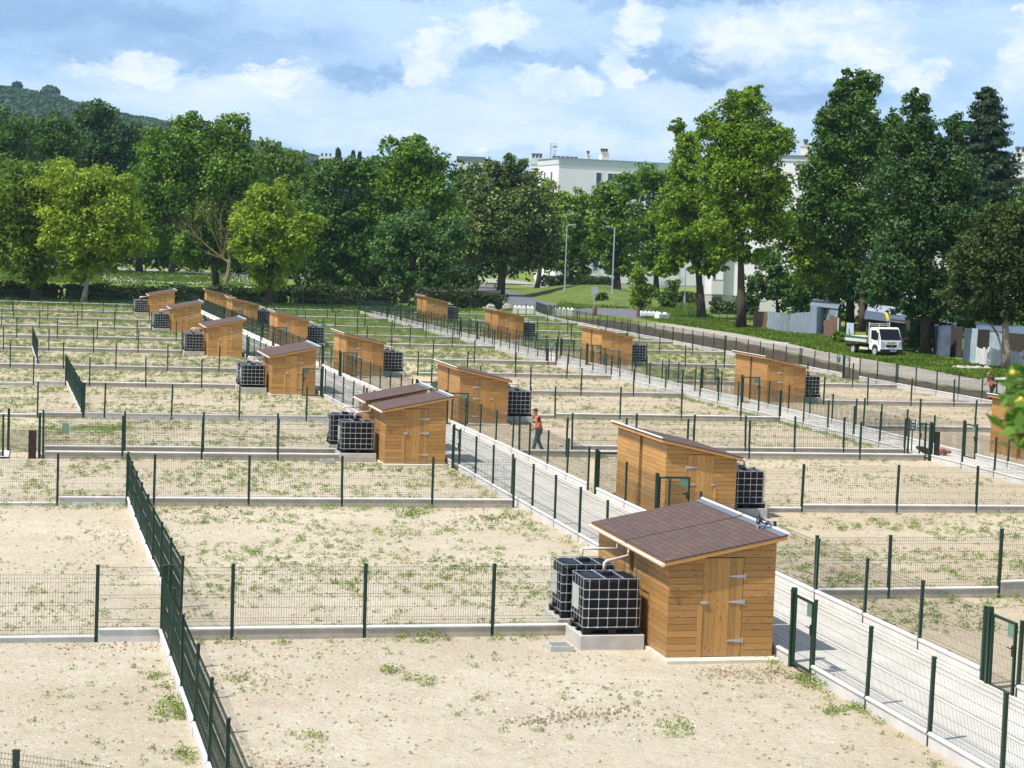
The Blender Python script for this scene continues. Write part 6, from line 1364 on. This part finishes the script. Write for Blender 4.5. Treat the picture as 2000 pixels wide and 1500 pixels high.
def grass_tufts():
    cs = []
    def region(poly_px, n, h0, h1):
        pts = [G(*q) for q in poly_px]; xs = [p.x for p in pts]; ys = [p.y for p in pts]; k = 0; t = 0
        def inside(x, y):
            c = False; j = len(pts) - 1
            for i in range(len(pts)):
                if (pts[i].y > y) != (pts[j].y > y) and x < (pts[j].x - pts[i].x) * (y - pts[i].y) / (pts[j].y - pts[i].y) + pts[i].x: c = not c
                j = i
            return c
        while k < n and t < n * 12:
            t += 1; x, y = rnd.uniform(min(xs), max(xs)), rnd.uniform(min(ys), max(ys))
            if inside(x, y): cs.append((x, y, rnd.uniform(h0, h1) * (1 + .6 * noise.noise(Vector((x * .3, y * .15, 0)))))); k += 1
    region([(1250, 622), (1300, 631), (1440, 652), (1545, 672), (1600, 685), (1650, 695), (1700, 703), (1770, 714), (1790, 690), (1660, 664), (1560, 652), (1480, 642), (1380, 618), (1290, 606)], 15000, .07, .30)
    region([(1760, 714), (1805, 721), (1880, 736), (1955, 748), (2010, 757), (2010, 725), (1900, 714), (1800, 694)], 5000, .07, .28)
    region([(1080, 606), (1170, 602), (1290, 606), (1370, 618), (1370, 590), (1230, 584), (1110, 580)], 5000, .15, .4)
    region([(0, 550), (560, 562), (560, 545), (300, 532), (0, 527)], 7000, .2, .5)
    region([(0, 595), (700, 612), (960, 608), (960, 600), (560, 594), (0, 584)], 3000, .1, .3)
    c = np.array(cs); n = len(c) * 3; c = np.repeat(c, 3, 0); c[:, :2] += rng.normal(size=(n, 2)) * .12
    a = rng.uniform(0, 6.28, n); lean = rng.normal(size=(n, 2)) * .35; h = c[:, 2]; w = .05 + h * .10
    b0 = np.stack([c[:, 0] - np.cos(a) * w, c[:, 1] - np.sin(a) * w, np.full(n, -.02)], 1); b1 = np.stack([c[:, 0] + np.cos(a) * w, c[:, 1] + np.sin(a) * w, np.full(n, -.02)], 1)
    t1 = np.stack([c[:, 0] + np.cos(a) * w * .3 + lean[:, 0] * h, c[:, 1] + np.sin(a) * w * .3 + lean[:, 1] * h, h], 1); t0 = np.stack([c[:, 0] - np.cos(a) * w * .3 + lean[:, 0] * h, c[:, 1] - np.sin(a) * w * .3 + lean[:, 1] * h, h], 1)
    tag(quads_obj('grass', np.stack([b0, b1, t1, t0], 1), 'leaf_grass'), 'long green grass on the verges and the meadow', 'grass', kind='stuff')
    fl = []
    for _ in range(2200):
        x = rnd.uniform(200, 530); y = rnd.uniform(528, 556) + (x - 200) * .03
        q = G(x, y); k = noise.noise(Vector((q.x * .12, q.y * .05, 2)))
        if k > rnd.uniform(-.1, .25): fl.append((q.x, q.y, rnd.uniform(.3, .5)))
    f = np.array(fl); nn = np.tile([0, -.5, 1.], (len(f), 1)) + rng.normal(size=(len(f), 3)) * .3
    tag(quads_obj('flowers', leaves(f, nn, .06, .06), 'flower_white'), 'white flowers scattered over the meadow', 'flowers', kind='stuff')
grass_tufts()

# ------------------------------------------------------------------ tree beside the viewpoint, its twigs reaching into the picture
def near_tree():
    b = Vector((3.3, 7.4, 0)); root = thing('fruit_tree', 'blurred leafy twigs with yellow fruit reaching in from the right edge close by', 'tree', b, 0)
    mb = MB(); top = Vector((3.4, 7.4, 8.6)); mb.tube([b - Vector((0, 0, .2)), b.lerp(top, .4), b.lerp(top, .8), top], [.14, .11, .07, .02], 8)
    cs = []; ns = []; fr = MB(); dep = 6.6
    tw = [((2040, 800), (2000, 775), (1985, 762)), ((2050, 830), (2005, 820), (1978, 800)), ((2060, 790), (2010, 740), (1996, 715)), ((2060, 850), (2010, 848), (1975, 850)), ((2050, 838), (1990, 818), (1952, 822)), ((2040, 770), (2010, 735), (2002, 730)), ((2060, 845), (2012, 850), (1990, 868))]
    for k, t in enumerate(tw):
        d = dep + rnd.uniform(-.35, .35); pts = [at(x, y, d) for x, y in t]; mb.tube([b.lerp(top, .82)] + pts, [.02, .009, .006, .003], 5)
        for i in range(30):
            s = rnd.uniform(0, 2); a = pts[int(min(s, 1.99))].lerp(pts[int(min(s, 1.99)) + 1], s - int(min(s, 1.99))); cs.append(np.array(a) + rng.normal(size=3) * np.array([.022, .05, .024])); ns.append(rng.normal(size=3) * .6 + np.array([0, -.4, .7]))
    for x, y in ((1978, 728), (1994, 780), (2003, 786), (1988, 785)): fr.ball(tuple(at(x, y, dep)), .0095, 9, 7)
    for i in range(2600):
        d = unit(rng.normal(size=(1, 3)))[0]; p = np.array([3.55, 7.5, 7.8]) + d * np.array([.95, 1.6, 1.5]) * rng.uniform(.3, 1) ** .5; cs.append(p); ns.append(d + rng.normal(size=3) * .5)
    cs = np.array(cs); ns = np.array(ns); keep = []
    for c in cs:
        q = Vector(c) - Vector((0, 0, HC)); dd = q.dot(FW); px = 1000 + F * q.dot(RT) / dd; keep.append(True if dd < .5 else (px > 1940))
    keep = np.array(keep); n0 = len(tw) * 30
    for i in range(n0, len(cs)):
        q = Vector(cs[i]) - Vector((0, 0, HC)); dd = q.dot(FW)
        if dd > .5 and 1000 + F * q.dot(RT) / dd < 2030: keep[i] = False
    quads_obj('crown', leaves((cs - np.array(b))[keep], ns[keep], .034, .017), 'leaf_near', root)
    mb.V = [tuple(Vector(v) - b) for v in mb.V]; mb.build('trunk', 'bark', root, smooth=True); fr.V = [tuple(Vector(v) - b) for v in fr.V]; fr.build('fruit', 'fruit', root, smooth=True)
near_tree()

# ------------------------------------------------------------------ air
def air():
    o = MB().box(-2650, -350, -9, 2650, 2650, 330).build('haze', 'stone'); tag(o, kind='stuff')
    m = bpy.data.materials.new('haze_air'); m.use_nodes = True; nt = m.node_tree; nt.nodes.clear(); out = nt.nodes.new('ShaderNodeOutputMaterial'); v = nt.nodes.new('ShaderNodeVolumePrincipled')
    v.inputs['Color'].default_value = (.62, .84, 1, 1); v.inputs['Density'].default_value = .00008; v.inputs['Anisotropy'].default_value = .2
    nt.links.new(v.outputs[0], out.inputs['Volume']); o.data.materials.clear(); o.data.materials.append(m)
air()
